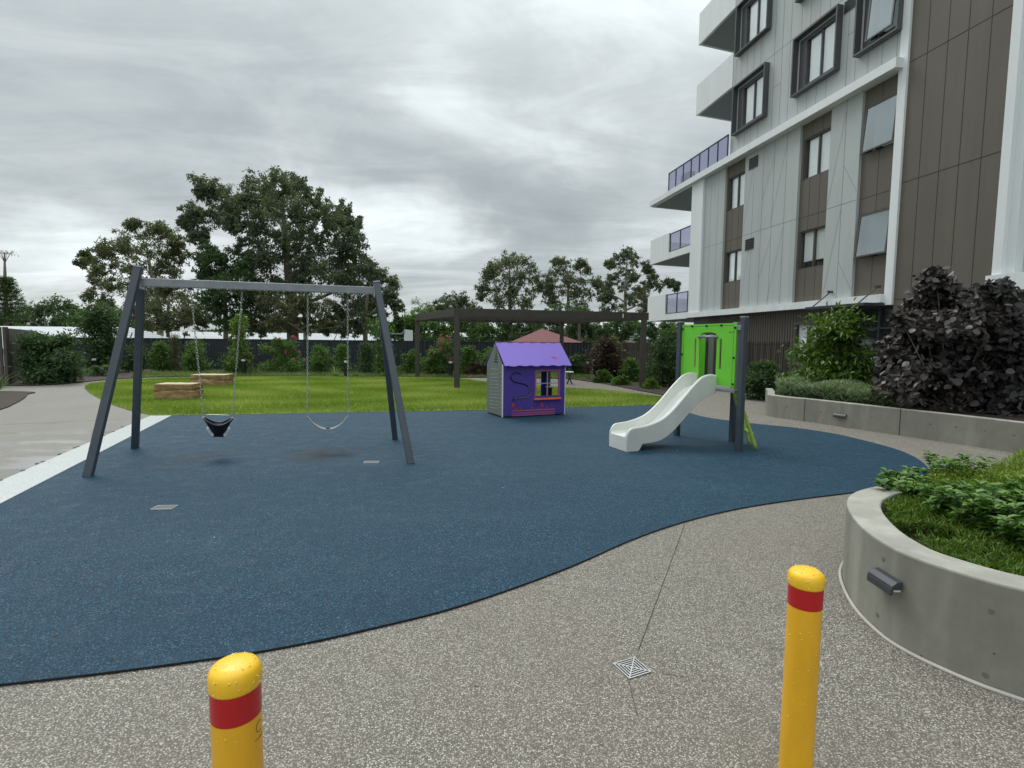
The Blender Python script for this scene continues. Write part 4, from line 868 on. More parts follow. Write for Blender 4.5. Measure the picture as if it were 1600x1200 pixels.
def bucket():
    c = (s0_+s1_)/2; w = (s1_-s0_).length/2; ux = (s1_-s0_).normalized(); uy = V(-ux.y, ux.x, 0).normalized(); cz = c.z; mb = MB(); n = 14; th = .012; dp_ = .15
    # bucket sling: front and back bands joined by the crotch, leg holes each side
    out = []
    for sgn in (-1, 1):
        top = []; bot = []
        for i in range(n+1):
            t = -1+2*i/n; xx = t*w; ztop = cz-.085*(1-t*t); inner = .34
            if abs(t) < inner: zb = cz-.245
            else: zb = cz-.245+.245*((abs(t)-inner)/(1-inner))**.85*.93 if True else 0
            k_ = min(ztop-.012, zb+.0); yy = sgn*dp_*math.sqrt(max(0.02, 1-t*t*.96))
            yb = yy*(.25 if abs(t) < inner else .25+.75*((abs(t)-inner)/(1-inner)))
            top.append(c+ux*xx+uy*yy+V(0, 0, ztop-cz)); bot.append(c+ux*xx+uy*yb+V(0, 0, min(zb, ztop-.02)-cz))
        for i in range(n):
            q = [bot[i], bot[i+1], top[i+1], top[i]]; o_ = uy*sgn*th; mb.hexa([q[0], q[1], q[1]+o_, q[0]+o_, q[3], q[2], q[2]+o_, q[3]+o_])
    mb.obox(c+V(0, 0, -.243), ux*w*.36, uy*.055, V(0, 0, .010)); mb.build('seat', BLACK, tod, smooth='auto')
    rimm = MB()
    for sgn in (-1, 1): rimm.tube([c+ux*(t*w)+uy*(sgn*dp_*math.sqrt(max(.02, 1-t*t*.96)))+V(0, 0, -.085*(1-t*t)) for t in [-1+2*i/20 for i in range(21)]], .009, 6)
    rimm.build('rim', BLACK, tod, smooth=True)
    for sgn in (-1, 1):
        lp_ = MB(); pts = [c+ux*sgn*w*k+uy*-.06+V(0, 0, z) for k, z in ((.36, -.225), (.48, -.18), (.62, -.145), (.75, -.12), (.80, -.125), (.72, -.16), (.58, -.20), (.45, -.235))]; lp_.tube(pts+[pts[0]], .007, 6, False); lp_.build('leg_hole_trim', WHITEP, tod, smooth=True)
    bar = MB(); bar.tube([s0_+uy*.1+ux*.03+V(0, 0, .02), c+uy*.17+V(0, 0, .012), s1_+uy*.1-ux*.03+V(0, 0, .02)], .008, 8); bar.build('safety_bar', STEEL, tod, smooth=True)
    for e in (s0_, s1_):
        MB().tube([e+V(0, 0, .01), e-V(0, 0, .035)], .013, 8).build('clevis', STEEL, tod, smooth=True)
bucket()
t2, t3 = beam_at(480.5), beam_at(543); s2_, s3_ = at(480, 652, t2.y), at(543.5, 652, t3.y)
for p in (t2, t3): hanger(p, sw)
bel = thing('belt_swing', (s2_+s3_)/2, 'grey belt swing seat sagging on two long chains at the right', 'swing', 'swings hanging from the frame')
chain(t2-V(0, 0, .03), s2_, bel); chain(t3-V(0, 0, .03), s3_, bel)
ux = (s3_-s2_).normalized(); w = (s3_-s2_).length; c = (s2_+s3_)/2; mb = MB(); pts = [c+ux*(t*w/2)+V(0, 0, -.175*(1-abs(t)**2.0)) for t in [-1+2*i/20 for i in range(21)]]
uy = V(-ux.y, ux.x, 0)
for i in range(20):
    a, b = pts[i], pts[i+1]; h_ = .07*min(1, .35+1.6*(1-abs((i-9.5)/10))); mb.hexa([a-uy*h_, b-uy*h_, b+uy*h_, a+uy*h_, a-uy*h_+V(0, 0, .012), b-uy*h_+V(0, 0, .012), b+uy*h_+V(0, 0, .012), a+uy*h_+V(0, 0, .012)])
mb.build('seat', paint('grey_rubber_belt', (.20, .22, .24), .45), bel, smooth='auto')
MB().obox(pts[10]+V(0, 0, .020), ux*.025, uy*.03, V(0, 0, .006)).build('water_pool', BLACK, bel)
for e, s_ in ((s2_, 1), (s3_, -1)): MB().bar(e+V(0, 0, .012), e+ux*s_*.045-V(0, 0, .045), .03, .018).build('clevis', STEEL, bel)
# ------------------------------------------------------------------ playhouse
HA, HB = G(784.5, 654), G(882.5, 648.5); hx = (HB-HA).normalized(); hy = V(-hx.y, hx.x, 0); HW = (HB-HA).length; HD = .84; EZ = 1.09; RZ = 1.545
ph = thing('playhouse', (HA+HB)/2+hy*HD/2, 'small purple and grey cubby playhouse with a light purple roof', 'playhouse')
def hp(x, y, z): return HA+hx*x+hy*y+V(0, 0, z)
def hbx(mb, x0, x1, y0, y1, z0, z1): return mb.hexa([hp(x0, y0, z0), hp(x1, y0, z0), hp(x1, y1, z0), hp(x0, y1, z0), hp(x0, y0, z1), hp(x1, y0, z1), hp(x1, y1, z1), hp(x0, y1, z1)])
def hpx(px, py):  # photo point on the front wall -> (x,z)
    d = ray(px, py); t = (HA-CAM).dot(hy)/d.dot(hy); q = CAM+d*t; return (q-HA).dot(hx), q.z
wx0, wz1 = hpx(755+950/11.43, 560+235/11.43); wx1, wz0 = hpx(755+1340/11.43, 560+655/11.43)
fw = MB(); T = .018; z0 = .05
for (a, b, c, d) in ((.02, wx0, z0, EZ), (wx1, HW-.02, z0, EZ), (wx0, wx1, z0, wz0), (wx0, wx1, wz1, EZ)): hbx(fw, a, b, 0, T, c, d)
fw.build('front_wall', PURP, ph)
ed = MB()
for x in (0, HW-.018): hbx(ed, x, x+.018, -.004, T+.004, z0-.03, EZ+.02)
ed.build('corner_edge', WEDGE, ph)
# side walls with gable
def gable(x0, name):
    mb = MB(); out = [(0, z0), (HD, z0), (HD, EZ), (HD/2, RZ-.02), (0, EZ)]
    mb.plate([hp(x0, y+ (T+.002 if y == 0 else 0), z) for y, z in out], hx*T); return mb.build(name, GREYB, ph)
gable(-.0, 'side_wall').data; dw = MB(); dx0, dx1, dz1 = .22, .66, .95
for out in ([(T+.002, z0), (dx0, z0), (dx0, dz1), (T+.002, dz1)], [(dx1, z0), (HD, z0), (HD, dz1), (dx1, dz1)], [(T+.002, dz1), (HD, dz1), (HD, EZ), (HD/2, RZ-.02), (T+.002, EZ)]): dw.plate([hp(HW-T, y, z) for y, z in out], hx*T)
dw.build('side_wall', GREYB, ph)
bw = MB(); 
for (a, b, c, d) in ((.02, wx0-.02, z0, EZ), (wx1+.02, HW-.02, z0, EZ), (wx0-.02, wx1+.02, z0, wz0-.1), (wx0-.02, wx1+.02, wz1+.05, EZ)): hbx(bw, a, b, HD-T, HD, c, d)
bw.build('back_wall', PURP, ph)
MB(); flo = hbx(MB(), .02, HW-.02, .03, HD-.03, .03, .055); flo.build('floor_panel', GREYB, ph)
# roof boards with wavy eaves and notched ridge
def roofside(sgn):
    mb = MB(); ye = -.09 if sgn < 0 else HD+.15; ze = EZ-.02 if sgn < 0 else EZ-.06; x0, x1 = .01, HW+.09; n = 48; yr = HD/2+(.0 if sgn < 0 else .0)
    top = []; bot = []
    for i in range(n+1):
        x = x0+(x1-x0)*i/n; bot.append((x, .012*math.sin(i*math.pi/4)-.004*math.sin(i*math.pi/9))); top.append(x)
    P_ = [hp(x, ye, ze)+(hp(0, yr, RZ)-hp(0, ye, ze)).normalized()*dz for x, dz in bot]+[hp(x1-.0, yr, RZ), hp(x0+.0, yr, RZ)]
    nn = (hp(0, yr, RZ)-hp(0, ye, ze)).cross(hx).normalized()*(.018*(1 if sgn < 0 else 1)); 
    if nn.z < 0: nn = -nn
    mb.plate(P_, nn); return mb
roofside(-1).build('roof_front', PURPL, ph); roofside(1).build('roof_back', PURP, ph)
rg = MB()
for i in range(6): x = .02+i*.262; hbx(rg, x, x+.13, HD/2-.02, HD/2+.03, RZ+.012, RZ+.028)
rg.build('ridge_tab', PINK, ph)
# window
wd = MB()
for a, b, c, d in ((wx0-.035, wx0, wz0-.02, wz1+.035), (wx1, wx1+.035, wz0-.02, wz1+.035), (wx0, wx1, wz1, wz1+.035)): hbx(wd, a, b, -.008, -.001, c, d)
wdo = wd.build('window', PINK, ph); wm = MB()
hbx(wm, (wx0+wx1)/2-.012, (wx0+wx1)/2+.012, .001, T-.001, wz0, wz1); hbx(wm, wx0, (wx0+wx1)/2-.0125, .001, T-.001, (wz0+wz1)/2-.006, (wz0+wz1)/2+.014); hbx(wm, (wx0+wx1)/2+.0125, wx1, .001, T-.001, (wz0+wz1)/2-.006, (wz0+wz1)/2+.014)
wm.build('glazing_bar', LAV, wdo)
sill = MB(); hbx(sill, wx0-.06, wx1+.05, -.06, -.001, wz0-.085, wz0-.045); sill.build('sill', ORAN, wdo, bevel=.006)
# play groove
gr = MB(); sp = [(670, 285), (640, 265), (590, 255), (530, 275), (490, 330), (505, 385), (560, 420), (650, 440), (740, 465), (800, 505), (835, 570), (820, 640), (760, 680), (680, 695), (600, 695), (550, 710)]
pts = []
for a, b in sp:
    x, z = hpx(755+a/11.43, 560+b/11.43); pts.append(hp(x, -.006, z))
gr.tube(catmull(pts, 4), .011, 6); gr.build('maze_groove', BLACK, ph, smooth=True)
g2 = MB(); g2.tube(catmull([p+V(.007, -.004, -.010) for p in pts[9:]], 4), .004, 5); g2.build('groove_edge', GREYW, ph, smooth=True)
x, z = hpx(755+535/11.43, 560+735/11.43); MB().lathe(hp(x, -.02, z-.02), [(.01, 0), (.022, .01), (.016, .035), (.004, .045)], 10).build('knob', BLACK, ph)
# printed flowers and planter box
def disc(mb, px, py, r_, petals=0, off=-.006):
    x, z = hpx(755+px/11.43, 560+py/11.43); n = 20; P_ = []
    for k in range(n*2 if petals else n):
        a = 2*math.pi*k/(n*2 if petals else n); rr = r_*(1+.22*math.cos(petals*a)) if petals else r_; P_.append(hp(x+rr*math.cos(a), off, z+rr*math.sin(a)))
    mb.plate(P_, hy*.004)
for a, b, c, r_, pet in ((535, 835, 945, .036, 6), (1050, 820, 930, .036, 6), (660, 885, 940, .014, 0), (872, 880, 935, .014, 0), (1228, 835, 925, .014, 0), (1135, 860, 930, .014, 0), (590, 905, 940, .014, 0), (980, 900, 935, .014, 0)):
    fl = MB(); disc(fl, a, b, r_, pet); x, z = hpx(755+a/11.43, 560+b/11.43); x2, z2 = hpx(755+a/11.43, 560+c/11.43); hbx(fl, x-.004, x+.004, -.0052, -.001, z2, z-r_*.6); fo_ = fl.build('printed_flower', REDP, ph)
    if pet: fc = MB(); disc(fc, a, b, .012, 0, -.012); fc.build('flower_centre', BLACK, fo_)
pb = MB()
for b0, b1 in ((930, 965), (975, 1005), (1012, 1040)):
    xa, za = hpx(755+505/11.43, 560+b0/11.43); xb, zb = hpx(755+1280/11.43, 560+b0/11.43); hbx(pb, xa, xb, -.005, -.001, za-.036 if False else za-.027, za-.002)
pb.build('flower_box', PINK, ph)
# slats and lettering on the grey side
sl = MB(); random.seed(3)
for i in range(11): z = .18+i*.072; sl.hexa([hp(-.004, .20, z), hp(-.001, .20, z), hp(-.001, .66, z-.03), hp(-.004, .66, z-.03), hp(-.004, .20, z+.010), hp(-.001, .20, z+.010), hp(-.001, .66, z-.02), hp(-.004, .66, z-.02)])
for i in range(9): 
    z = .22+i*.09; hbx(sl, -.004, -.001, .03, .11, z, z+.01)
for i in range(10): y = .2+i*.045; hbx(sl, -.004, -.001, y, y+.026, .985, .985+random.uniform(.012, .032))
sl.build('side_groove', GREYW, ph)
vt = MB()
for i in range(5): hbx(vt, -.003, -.0005, HD/2-.13+.02*i-.05, HD/2+.06-.02*i-.05, 1.14+.055*i, 1.165+.055*i)
vt.build('gable_vent', BLACK, ph)
bi = MB(); qx = lambda px, py: (lambda d: CAM+d*((hp(0, .10, 1.26)-CAM).dot(V(0, 0, 1).cross(hx)*-1) / d.dot(V(0, 0, 1).cross(hx)*-1)))(ray(px, py))
# little bird on the roof slope
sl_d = (hp(0, HD/2, RZ)-hp(0, -.09, EZ-.02)).normalized(); nn = sl_d.cross(hx); nn = nn if nn.z > 0 else -nn; bc = hp(1.24, -.09, EZ-.02)+sl_d*.24+nn*.021
bi.plate([bc+hx*a+sl_d*b for a, b in ((-.07, .02), (-.01, .012), (0, .05), (.02, .01), (.07, -.01), (.02, -.018), (-.01, -.012))], nn*.004); bi.build('bird_cutout', REDP, ph)
ft = MB()
for x in (.03, HW-.09): hbx(ft, x, x+.06, .05, .11, 0.0, .05); hbx(ft, x, x+.06, HD-.12, HD-.06, 0.0, .05)
ft.build('foot', BLACK, ph)
# stool inside, seen through the window
_d = ray(755+1195/11.43, 560+493/11.43); _q = CAM+_d*((hp(0, .42, 0)-CAM).dot(hy)/_d.dot(hy)); sx, sz = (_q-HA).dot(hx), _q.z+.03; stp = hp(sx, .42, 0)
stl = thing('play_stool', stp, 'white-topped stool inside the purple playhouse seen through its window', 'stool')
MB().lathe(stp, [(.045, .056), (.045, sz-.06)], 12).build('pedestal', BLACK, stl); MB().lathe(stp, [(.10, sz-.059), (.105, sz-.045), (.10, sz-.035)], 20).build('top', WHITEPL, stl, smooth='auto')
# ------------------------------------------------------------------ slide tower
P1 = G(1154, 706); P4 = V(2.815, 9.06, 0); P2 = V(3.55, 8.55, 0); U = V(.93, .37, 0).normalized(); Wv = V(U.y, -U.x, 0)
stw = thing('slide_tower', (P1+P4)/2, 'small play tower with a lime green panel, white slide and green ladder', 'slide')
def sqpost(p, z1, h=.041, nm='post', m=None):
    MB().obox(V(p.x, p.y, z1/2), U*h, Wv*h, V(0, 0, z1/2)).build(nm, m or SLATE, stw, bevel=.006); MB().obox(V(p.x, p.y, z1+.012), U*(h+.004), Wv*(h+.004), V(0, 0, .0118)).build('post_cap', GALV, stw, bevel=.006)
sqpost(P1, 1.96); sqpost(P4, 1.92); sqpost(P2, 1.9)
TC = V(3.06, 8.46, 0)
def tp(u, w, z): return TC+U*u+Wv*w+V(0, 0, z)
pn = MB(); PW0, PW1, PZ0, PZ1 = -.60, .60, .95, 1.89
def pbx(mb, w0, w1, z0, z1, u0=-.009, u1=.009): return mb.hexa([tp(u0, w0, z0), tp(u0, w1, z0), tp(u1, w1, z0), tp(u1, w0, z0), tp(u0, w0, z1), tp(u0, w1, z1), tp(u1, w1, z1), tp(u1, w0, z1)])
o0, o1, oz = -.17, .21, 1.70     # opening
sa0, sa1, sb0, sb1, sz0, sz1 = -.29, -.25, .27, .32, 1.2, 1.66
for a, b, c, d in ((PW0, sa0, PZ0, PZ1), (sa0, sa1, PZ0, sz0), (sa0, sa1, sz1, PZ1), (sa1, o0, PZ0, PZ1), (o1, sb0, PZ0, PZ1), (sb0, sb1, PZ0, sz0), (sb0, sb1, sz1, PZ1), (sb1, PW1, PZ0, PZ1)): pbx(pn, a, b, c, d)
n = 12
for i in range(n):
    wa = o0+(o1-o0)*i/n; wb = o0+(o1-o0)*(i+1)/n; arch = lambda w_: oz+.06*math.sqrt(max(0, 1-((w_-(o0+o1)/2)/((o1-o0)/2))**2))**.7
    mb_ = pn; za, zb = arch(wa), arch(wb); mb_.hexa([tp(-.009, wa, za), tp(-.009, wb, zb), tp(.009, wb, zb), tp(.009, wa, za), tp(-.009, wa, PZ1), tp(-.009, wb, PZ1), tp(.009, wb, PZ1), tp(.009, wa, PZ1)])
pnl = pn.build('panel', GREENP, stw)
eg = MB()
for a, b in ((o0-.004, o0), (o1, o1+.004)): pbx(eg, a, b, PZ0+.02, oz, -.012, .012)
for a, b in ((sa0, sa0+.006), (sb1-.006, sb1)): pbx(eg, a, b, sz0, sz1, -.011, .011)
eg.build('panel_edge', GREEND, pnl)
gl_ = MB()
for a, b, c, d in ((PW0+.05, PW0+.054, PZ0+.03, PZ1-.03), (PW1-.054, PW1-.05, PZ0+.03, PZ1-.03), (PW0+.054, PW1-.054, PZ1-.034, PZ1-.03), (.5, .56, 1.755, 1.76)): pbx(gl_, a, b, c, d, -.0105, -.0095)
pbx(gl_, .455, .495, 1.755, 1.76, -.0105, -.0095); pbx(gl_, .473, .478, 1.735, 1.78, -.0106, -.0098); gl_.build('engraved_line', JOINTB, pnl)
bt_ = MB()
for w_, z_ in ((PW0+.025, 1.82), (PW0+.025, 1.40), (PW0+.025, 1.0), (-.35, 1.86), (-.02, 1.86), (.30, 1.86), (PW1-.02, 1.82), (PW1-.025, 1.38), (PW1-.025, .99)): bt_.tube([tp(-.009, w_, z_), tp(-.028, w_, z_)], .016, 10)
bt_.build('bolt_cap', BLACK, pnl)
gbm = MB(); gbm.tube([tp(-.02, o0-.02, 1.69), tp(-.02, o1+.02, 1.69)], .02, 8); gbm.build('grab_bar', GALV, stw, smooth=True)
dk = MB(); q = [tp(-.02, -.6, 0), tp(-.02, .62, 0), V(P1.x+.12, P1.y+.14, 0), V(P2.x+.03, P2.y, 0), tp(.35, -.5, 0)]; dk.prism([xy(p) for p in q], .86, .90); dk.build('deck', GALV, stw, bevel=.004)
# rear panels
def vert_panel(a, b, z0, z1, mat, nm, th=.018):
    a, b = Vector(a), Vector(b); d = (b-a).normalized(); s_ = V(-d.y, d.x, 0)*th/2; MB().hexa([a-s_+V(0, 0, z0), b-s_+V(0, 0, z0), b+s_+V(0, 0, z0), a+s_+V(0, 0, z0), a-s_+V(0, 0, z1), b-s_+V(0, 0, z1), b+s_+V(0, 0, z1), a+s_+V(0, 0, z1)]).build(nm, mat, stw)
vert_panel(tp(.34, -.575, 0), tp(.37, -.47, 0), .92, 1.74, GREENP, 'rear_panel'); vert_panel(tp(.40, -.415, 0), tp(.41, -.32, 0), .92, 1.74, GREYB, 'rear_board')
vert_panel(V(P1.x, P1.y, 0)+U*-.02+Wv*-.10, V(P1.x, P1.y, 0)+U*.06+Wv*-.03, .92, 1.86, GREYB, 'side_board'); MB().obox(V(P1.x-.02, P1.y+.05, 1.82), U*.05, Wv*.04, V(0, 0, .04)).build('clamp', GALV, stw, bevel=.008)
# ladder
lf0, lf1 = G(1182, 703), G(1173.5, 696); ldir = V(-.42, .08, 0)
for k_, (f0, nm) in enumerate(((lf0, 'ladder_rail'), (V(lf1.x, lf1.y+.02, 0), 'ladder_rail'))):
    a = V(f0.x, f0.y, 0); b = a+V(-.36, .04 if k_ == 0 else .0, 1.0); c = b+V(-.03, .03, .62); r_ = MB(); r_.tube(catmull([a, a.lerp(b, .5), b, b.lerp(c, .5)+V(-.0, 0, 0), c], 4), .026, 10); r_.build(nm, LADG, stw, smooth=True)
for k_ in (.25, .5, .75):
    a = V(lf0.x, lf0.y, 0)+V(-.36, .04, 1)*k_; b = V(lf1.x, lf1.y+.02, 0)+V(-.36, 0, 1)*k_; MB().bar(a, b, .07, .025).build('rung', LADG, stw)
# slide chute: floor profile along -U from the deck to the ground
SW_ = .235
prof = [(0.0, .885), (-.12, .885), (-.28, .83), (-.45, .70), (-.62, .54), (-.80, .38), (-.97, .28), (-1.12, .245), (-1.30, .232), (-1.48, .225), (-1.60, .222)]
sw_h = [(0.0, .215), (-.12, .235), (-.28, .25), (-.45, .245), (-.62, .235), (-.80, .225), (-.97, .205), (-1.12, .18), (-1.30, .15), (-1.48, .14), (-1.60, .0)]
def interp(tb, x):
    for (a, va), (b, vb) in zip(tb, tb[1:]):
        if b <= x <= a: t = (a-x)/(a-b); return va+(vb-va)*t
    return tb[-1][1]
fp_ = catmull([V(a, 0, b) for a, b in prof], 7); rows = []
mb = MB(); NV_ = []
for p in fp_:
    u, z = p.x, p.z; h = interp(sw_h, u) if u > -1.48 else .14*math.sqrt(max(0, 1-((-u-1.48)/.12)**2)); zt = z+max(h, .004)
    und = z-.05 if u > -1.2 else None
    # outer skirt depth: shallow while sloping, down to the ground at the foot
    sk = z-.06-.055*min(1, max(0, -u/.35))
    if u < -1.34: sk = max(0.012, sk-(min(1, (-u-1.34)/.05))**.6*(sk-.012))
    w = SW_; t = .045
    sec = [(-w, sk), (-w-.004, zt-.02), (-w+t*.3, zt), (-w+t*.8, zt-.004), (-w+t, z+.03), (-w+t+.035, z), (w-t-.035, z), (w-t, z+.03), (w-t*.8, zt-.004), (w-t*.3, zt), (w+.004, zt-.02), (w, sk)]
    if h < .03: sec = [(-w, sk), (-w, z-.012), (-w+t*.3, z-.004), (-w+t*.8, z), (-w+t, z), (-w+t+.035, z), (w-t-.035, z), (w-t, z), (w-t*.8, z), (w-t*.3, z-.004), (w, z-.012), (w, sk)]
    NV_.append([tp(u, a, b) for a, b in sec])
k = 12; vs = [q for row in NV_ for q in row]; fs = []
for i in range(len(NV_)-1):
    for j in range(k): fs.append((i*k+j, i*k+(j+1) % k, (i+1)*k+(j+1) % k, (i+1)*k+j))
fs += [tuple(range(k)), tuple((len(NV_)-1)*k+j for j in reversed(range(k)))]
mb.add(vs, fs); ch = mb.build('slide_chute', WHITEPL, stw, smooth='auto'); b = ch.modifiers.new('bevel', 'BEVEL'); b.width = .012; b.segments = 3; b.limit_method = 'ANGLE'; b.angle_limit = R(35)
# ------------------------------------------------------------------ bollards
def bollard(cx, cy, top, label):
    root = thing('bollard', (cx, cy, 0), label, 'bollard', 'yellow bollards in the foreground'); r_ = .0575
    MB().lathe((cx, cy, 0), [(r_, 0), (r_, top-.135)], 40).build('post', YEL, root, smooth='auto'); MB().lathe((cx, cy, 0), [(r_+.0006, top-.134), (r_+.0006, top-.062)], 40).build('reflective_band', REDB, root, smooth='auto')
    MB().lathe((cx, cy, 0), [(r_+.001, top-.061), (r_+.003, top-.056), (r_+.003, top-.03), (r_+.0005, top-.018), (r_-.006, top-.009), (r_-.02, top-.002), (.012, top)], 40).build('cap', YELC, root, smooth=True)
    dm_ = MB(); random.seed(int(cx*100))
    for _ in range(240):
        a = random.uniform(0, 6.283); rr = random.uniform(.0008, .0021)
        if random.random() < .45: q = random.uniform(0, r_-.012); z = top-.001-.008*(q/r_)**4; dm_.lathe((cx+q*math.cos(a), cy+q*math.sin(a), z), [(rr*1.3, 0), (rr, rr*.5), (rr*.3, rr*.8)], 6)
        else:
            z = random.choice((random.uniform(top-.056, top-.02), random.uniform(.2, top-.14))); n_ = V(math.cos(a), math.sin(a), 0); c = V(cx, cy, z)+n_*(r_+(.003 if z > top-.06 else 0)); dm_.obox(c, n_*rr*.7, V(-n_.y, n_.x, 0)*rr*.8, V(0, 0, rr*1.2))
    dm_.build('rain_drop', paint('rain_drop_yellow', (.93, .66, .16), .06, var=.02), root, smooth=True)
    return root
pb1 = CAM+ray(369, 1100)*1.335; b1 = bollard(pb1.x, pb1.y, pb1.z+.112, 'nearer yellow bollard with a red band and black sticker lettering')
pb2 = CAM+ray(1258, 935)*1.97; bollard(pb2.x, pb2.y, pb2.z+.112, 'further yellow bollard with a red band beside the near planter')
stk = MB(); r_ = .0582; zt = pb1.z+.112-.165
def onb(a, z): return V(pb1.x+r_*math.cos(a), pb1.y+r_*math.sin(a), z)
A0 = math.atan2(-pb1.y, -pb1.x)+1.02
arc = [onb(A0+.22*math.cos(t), zt+.014*math.sin(t)) for t in [math.radians(60+24*k) for k in range(11)]]; stk.tube(arc, .0006, 5)
random.seed(2); a = A0-.30
while a < A0+.25: stk.tube([onb(a, zt-.030), onb(a+random.uniform(.015, .035), zt-.030+random.uniform(0, .004))], .0005, 4); a += .045
stk.build('sticker_lettering', BLACK, b1)
# ------------------------------------------------------------------ sandstone blocks
def stone(px0, px1, ytop, ybot, dep, label, seed):
    a, b = G(px0, ybot), G(px1, ybot); h = at(px0, ytop, a.y).z; L_ = (b-a).length; ux = (b-a).normalized(); uy = V(-ux.y, ux.x, 0)
    root = (a+b)/2+uy*dep/2; bm = bmesh.new(); bmesh.ops.create_cube(bm, size=1); bmesh.ops.subdivide_edges(bm, edges=bm.edges, cuts=14, use_grid_fill=True)
    from mathutils import noise
    for v in bm.verts:
        p = v.co.copy(); q = V(p.x*L_, p.y*dep, p.z*h); n_ = noise.fractal(q*3.2+V(seed*7, 0, 0), 1.0, 2.0, 4); side = max(abs(p.x), abs(p.y)) > .49
        n_ += .5*noise.ridged_multi_fractal(q*5+V(seed*3, 1, 0), 1.0, 2.1, 4, 1.0, 2.0); k_ = .036*(n_-.4) if side else 0; crack = -.03*max(0, 1-abs(q.z-.02-.04*math.sin(q.x*3+seed))*30) if side else 0
        dirr = V(math.copysign(1, p.x) if abs(p.x) > .49 else 0, math.copysign(1, p.y) if abs(p.y) > .49 else 0, 0)
        if p.z > .49: q.z += .006*n_; k_ *= .5
        q += dirr*(k_+crack); v.co = ux*q.x+uy*q.y+V(0, 0, q.z+h/2)
    me = bpy.data.meshes.new('sandstone_block'); bm.to_mesh(me); bm.free(); 
    for p in me.polygons: p.use_smooth = True
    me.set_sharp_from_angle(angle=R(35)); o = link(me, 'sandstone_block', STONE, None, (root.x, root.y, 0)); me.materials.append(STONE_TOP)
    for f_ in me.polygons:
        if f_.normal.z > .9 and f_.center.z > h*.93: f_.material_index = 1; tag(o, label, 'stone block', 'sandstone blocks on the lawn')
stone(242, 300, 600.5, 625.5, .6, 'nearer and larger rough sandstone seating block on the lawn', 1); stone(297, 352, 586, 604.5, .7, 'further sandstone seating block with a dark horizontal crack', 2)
#@@BACK
# ------------------------------------------------------------------ pergola
PA, PB, PC = G(714, 608), G(652.3, 591), G(1003, 605); PZT = 2.62
pg = thing('pergola', (PA+PC)/2, 'dark brown steel pergola over the back path behind the playhouse', 'pergola')
PD = at(877, 560, 24.0); PD.z = 0
for p in (PA, PB, PC, PD): MB().box(p.x-.085, p.x+.085, p.y-.085, p.y+.085, 0, PZT-.26).build('post', PERG, pg, bevel=.006)
fx = (PC-PA).normalized(); sx_ = (PB-PA).normalized(); bx = (PD-PB).normalized(); rx_ = (PD-PC).normalized(); zc = V(0, 0, PZT-.13)
FA = PA-fx*.12; FC = PC+fx*.15
for a, b in ((FA, FC), (PA+sx_*.075, PB+sx_*.15), (PB, PD+bx*.2), (PC+rx_*.075, PD)): MB().bar(a+zc, b+zc, .13, .26).build('beam', PERG, pg, bevel=.004)
n = 11
for i in range(1, n):
    a = PA.lerp(PC, i/n)+V(0, .08, 0); b = PB.lerp(PD, i/n)-V(0, .08, 0); MB().bar(a+V(0, 0, PZT-.10), b+V(0, 0, PZT-.10), .05, .16).build('rafter', PERG, pg)
for i in range(1, 8):
    a = PA.lerp(PB, i/8)+fx*.08; b = PC.lerp(PD, i/8)-fx*.08; MB().bar(a+V(0, 0, PZT+.005), b+V(0, 0, PZT+.005), .07, .03).build('batten', PERG, pg)
MB().bar(FA.lerp(FC, .86)+V(0, -.068, PZT-.2), FA.lerp(FC, .86)+V(0, -.068, PZT-.06), .03, .004).build('joint_plate', WHITEP, pg)
# folding stand on the path behind the playhouse
cs = G(891, 600); cw = thing('folding_bench', (cs.x, cs.y, 0), 'small white-topped folding bench on the path behind the playhouse', 'bench')
MB().box(cs.x-.35, cs.x+.1, cs.y-.15, cs.y+.15, .44, .47).build('seat', WHITEP, cw); lgm = MB()
for y_ in (-.13, .13): lgm.bar((cs.x-.10, cs.y+y_, .44), (cs.x+.06, cs.y+y_, 0), .03); lgm.bar((cs.x+.05, cs.y+y_, .44), (cs.x-.12, cs.y+y_, 0), .026)
lgm.build('leg', CHAR, cw)
# ------------------------------------------------------------------ fences
FY = 26.6
mf = thing('metal_fence', (0, FY, 0), 'long blue-black corrugated metal fence behind the garden shrubs', 'fence')
def corr(x0, x1, y, z0, z1, step=.09, amp=.018):
    mb = MB(); n = int((x1-x0)/step); vs = []
    for i in range(n+1):
        x = x0+(x1-x0)*i/n; yy = y+(amp if i % 2 else -amp); vs += [(x, yy, z0), (x, yy, z1), (x, yy+.03, z0), (x, yy+.03, z1)]
    fs = []
    for i in range(n): a = 4*i; b = a+4; fs += [(a, b, b+1, a+1), (a+3, b+3, b+2, a+2), (a+1, b+1, b+3, a+3)]
    return mb.add(vs, fs)
xe = at(925, 540, FY).x
corr(-24, xe, FY, 0, 1.50, .075).build('panel', COLORB, mf, fix=False); MB().box(-24, xe, FY-.03, FY+.06, 1.50, 1.535).build('top_rail', COLORB, mf)
x = -23.5
while x < xe: MB().box(x-.03, x+.03, FY-.045, FY-.022, 0, 1.499).build('post', COLORB, mf); x += 2.4
for px in (106, 203, 287, 450, 522):
    p = at(px, 530, FY); MB().bar((p.x-.08, FY+.1, 1.45), (p.x+.06, FY+.1, 1.78 if px < 300 else 1.72), .05 if px < 300 else .03, .03).build('stay', CHAR, mf)
tf = thing('paling_fence', (6, FY, 0), 'brown timber paling fence between the metal fence and the building', 'fence')
plm = MB(); x = xe+.1; xb = 9.4
while x < xb: z = 1.56+random.uniform(-.015, .015); plm.box(x, x+.10, FY-.02, FY+random.uniform(0, .012), .05, z); x += .108
plm.build('paling', TIMBER, tf); MB().box(xe+.05, xb, FY+.013, FY+.07, 1.2, 1.28).build('rail', TIMBER, tf)
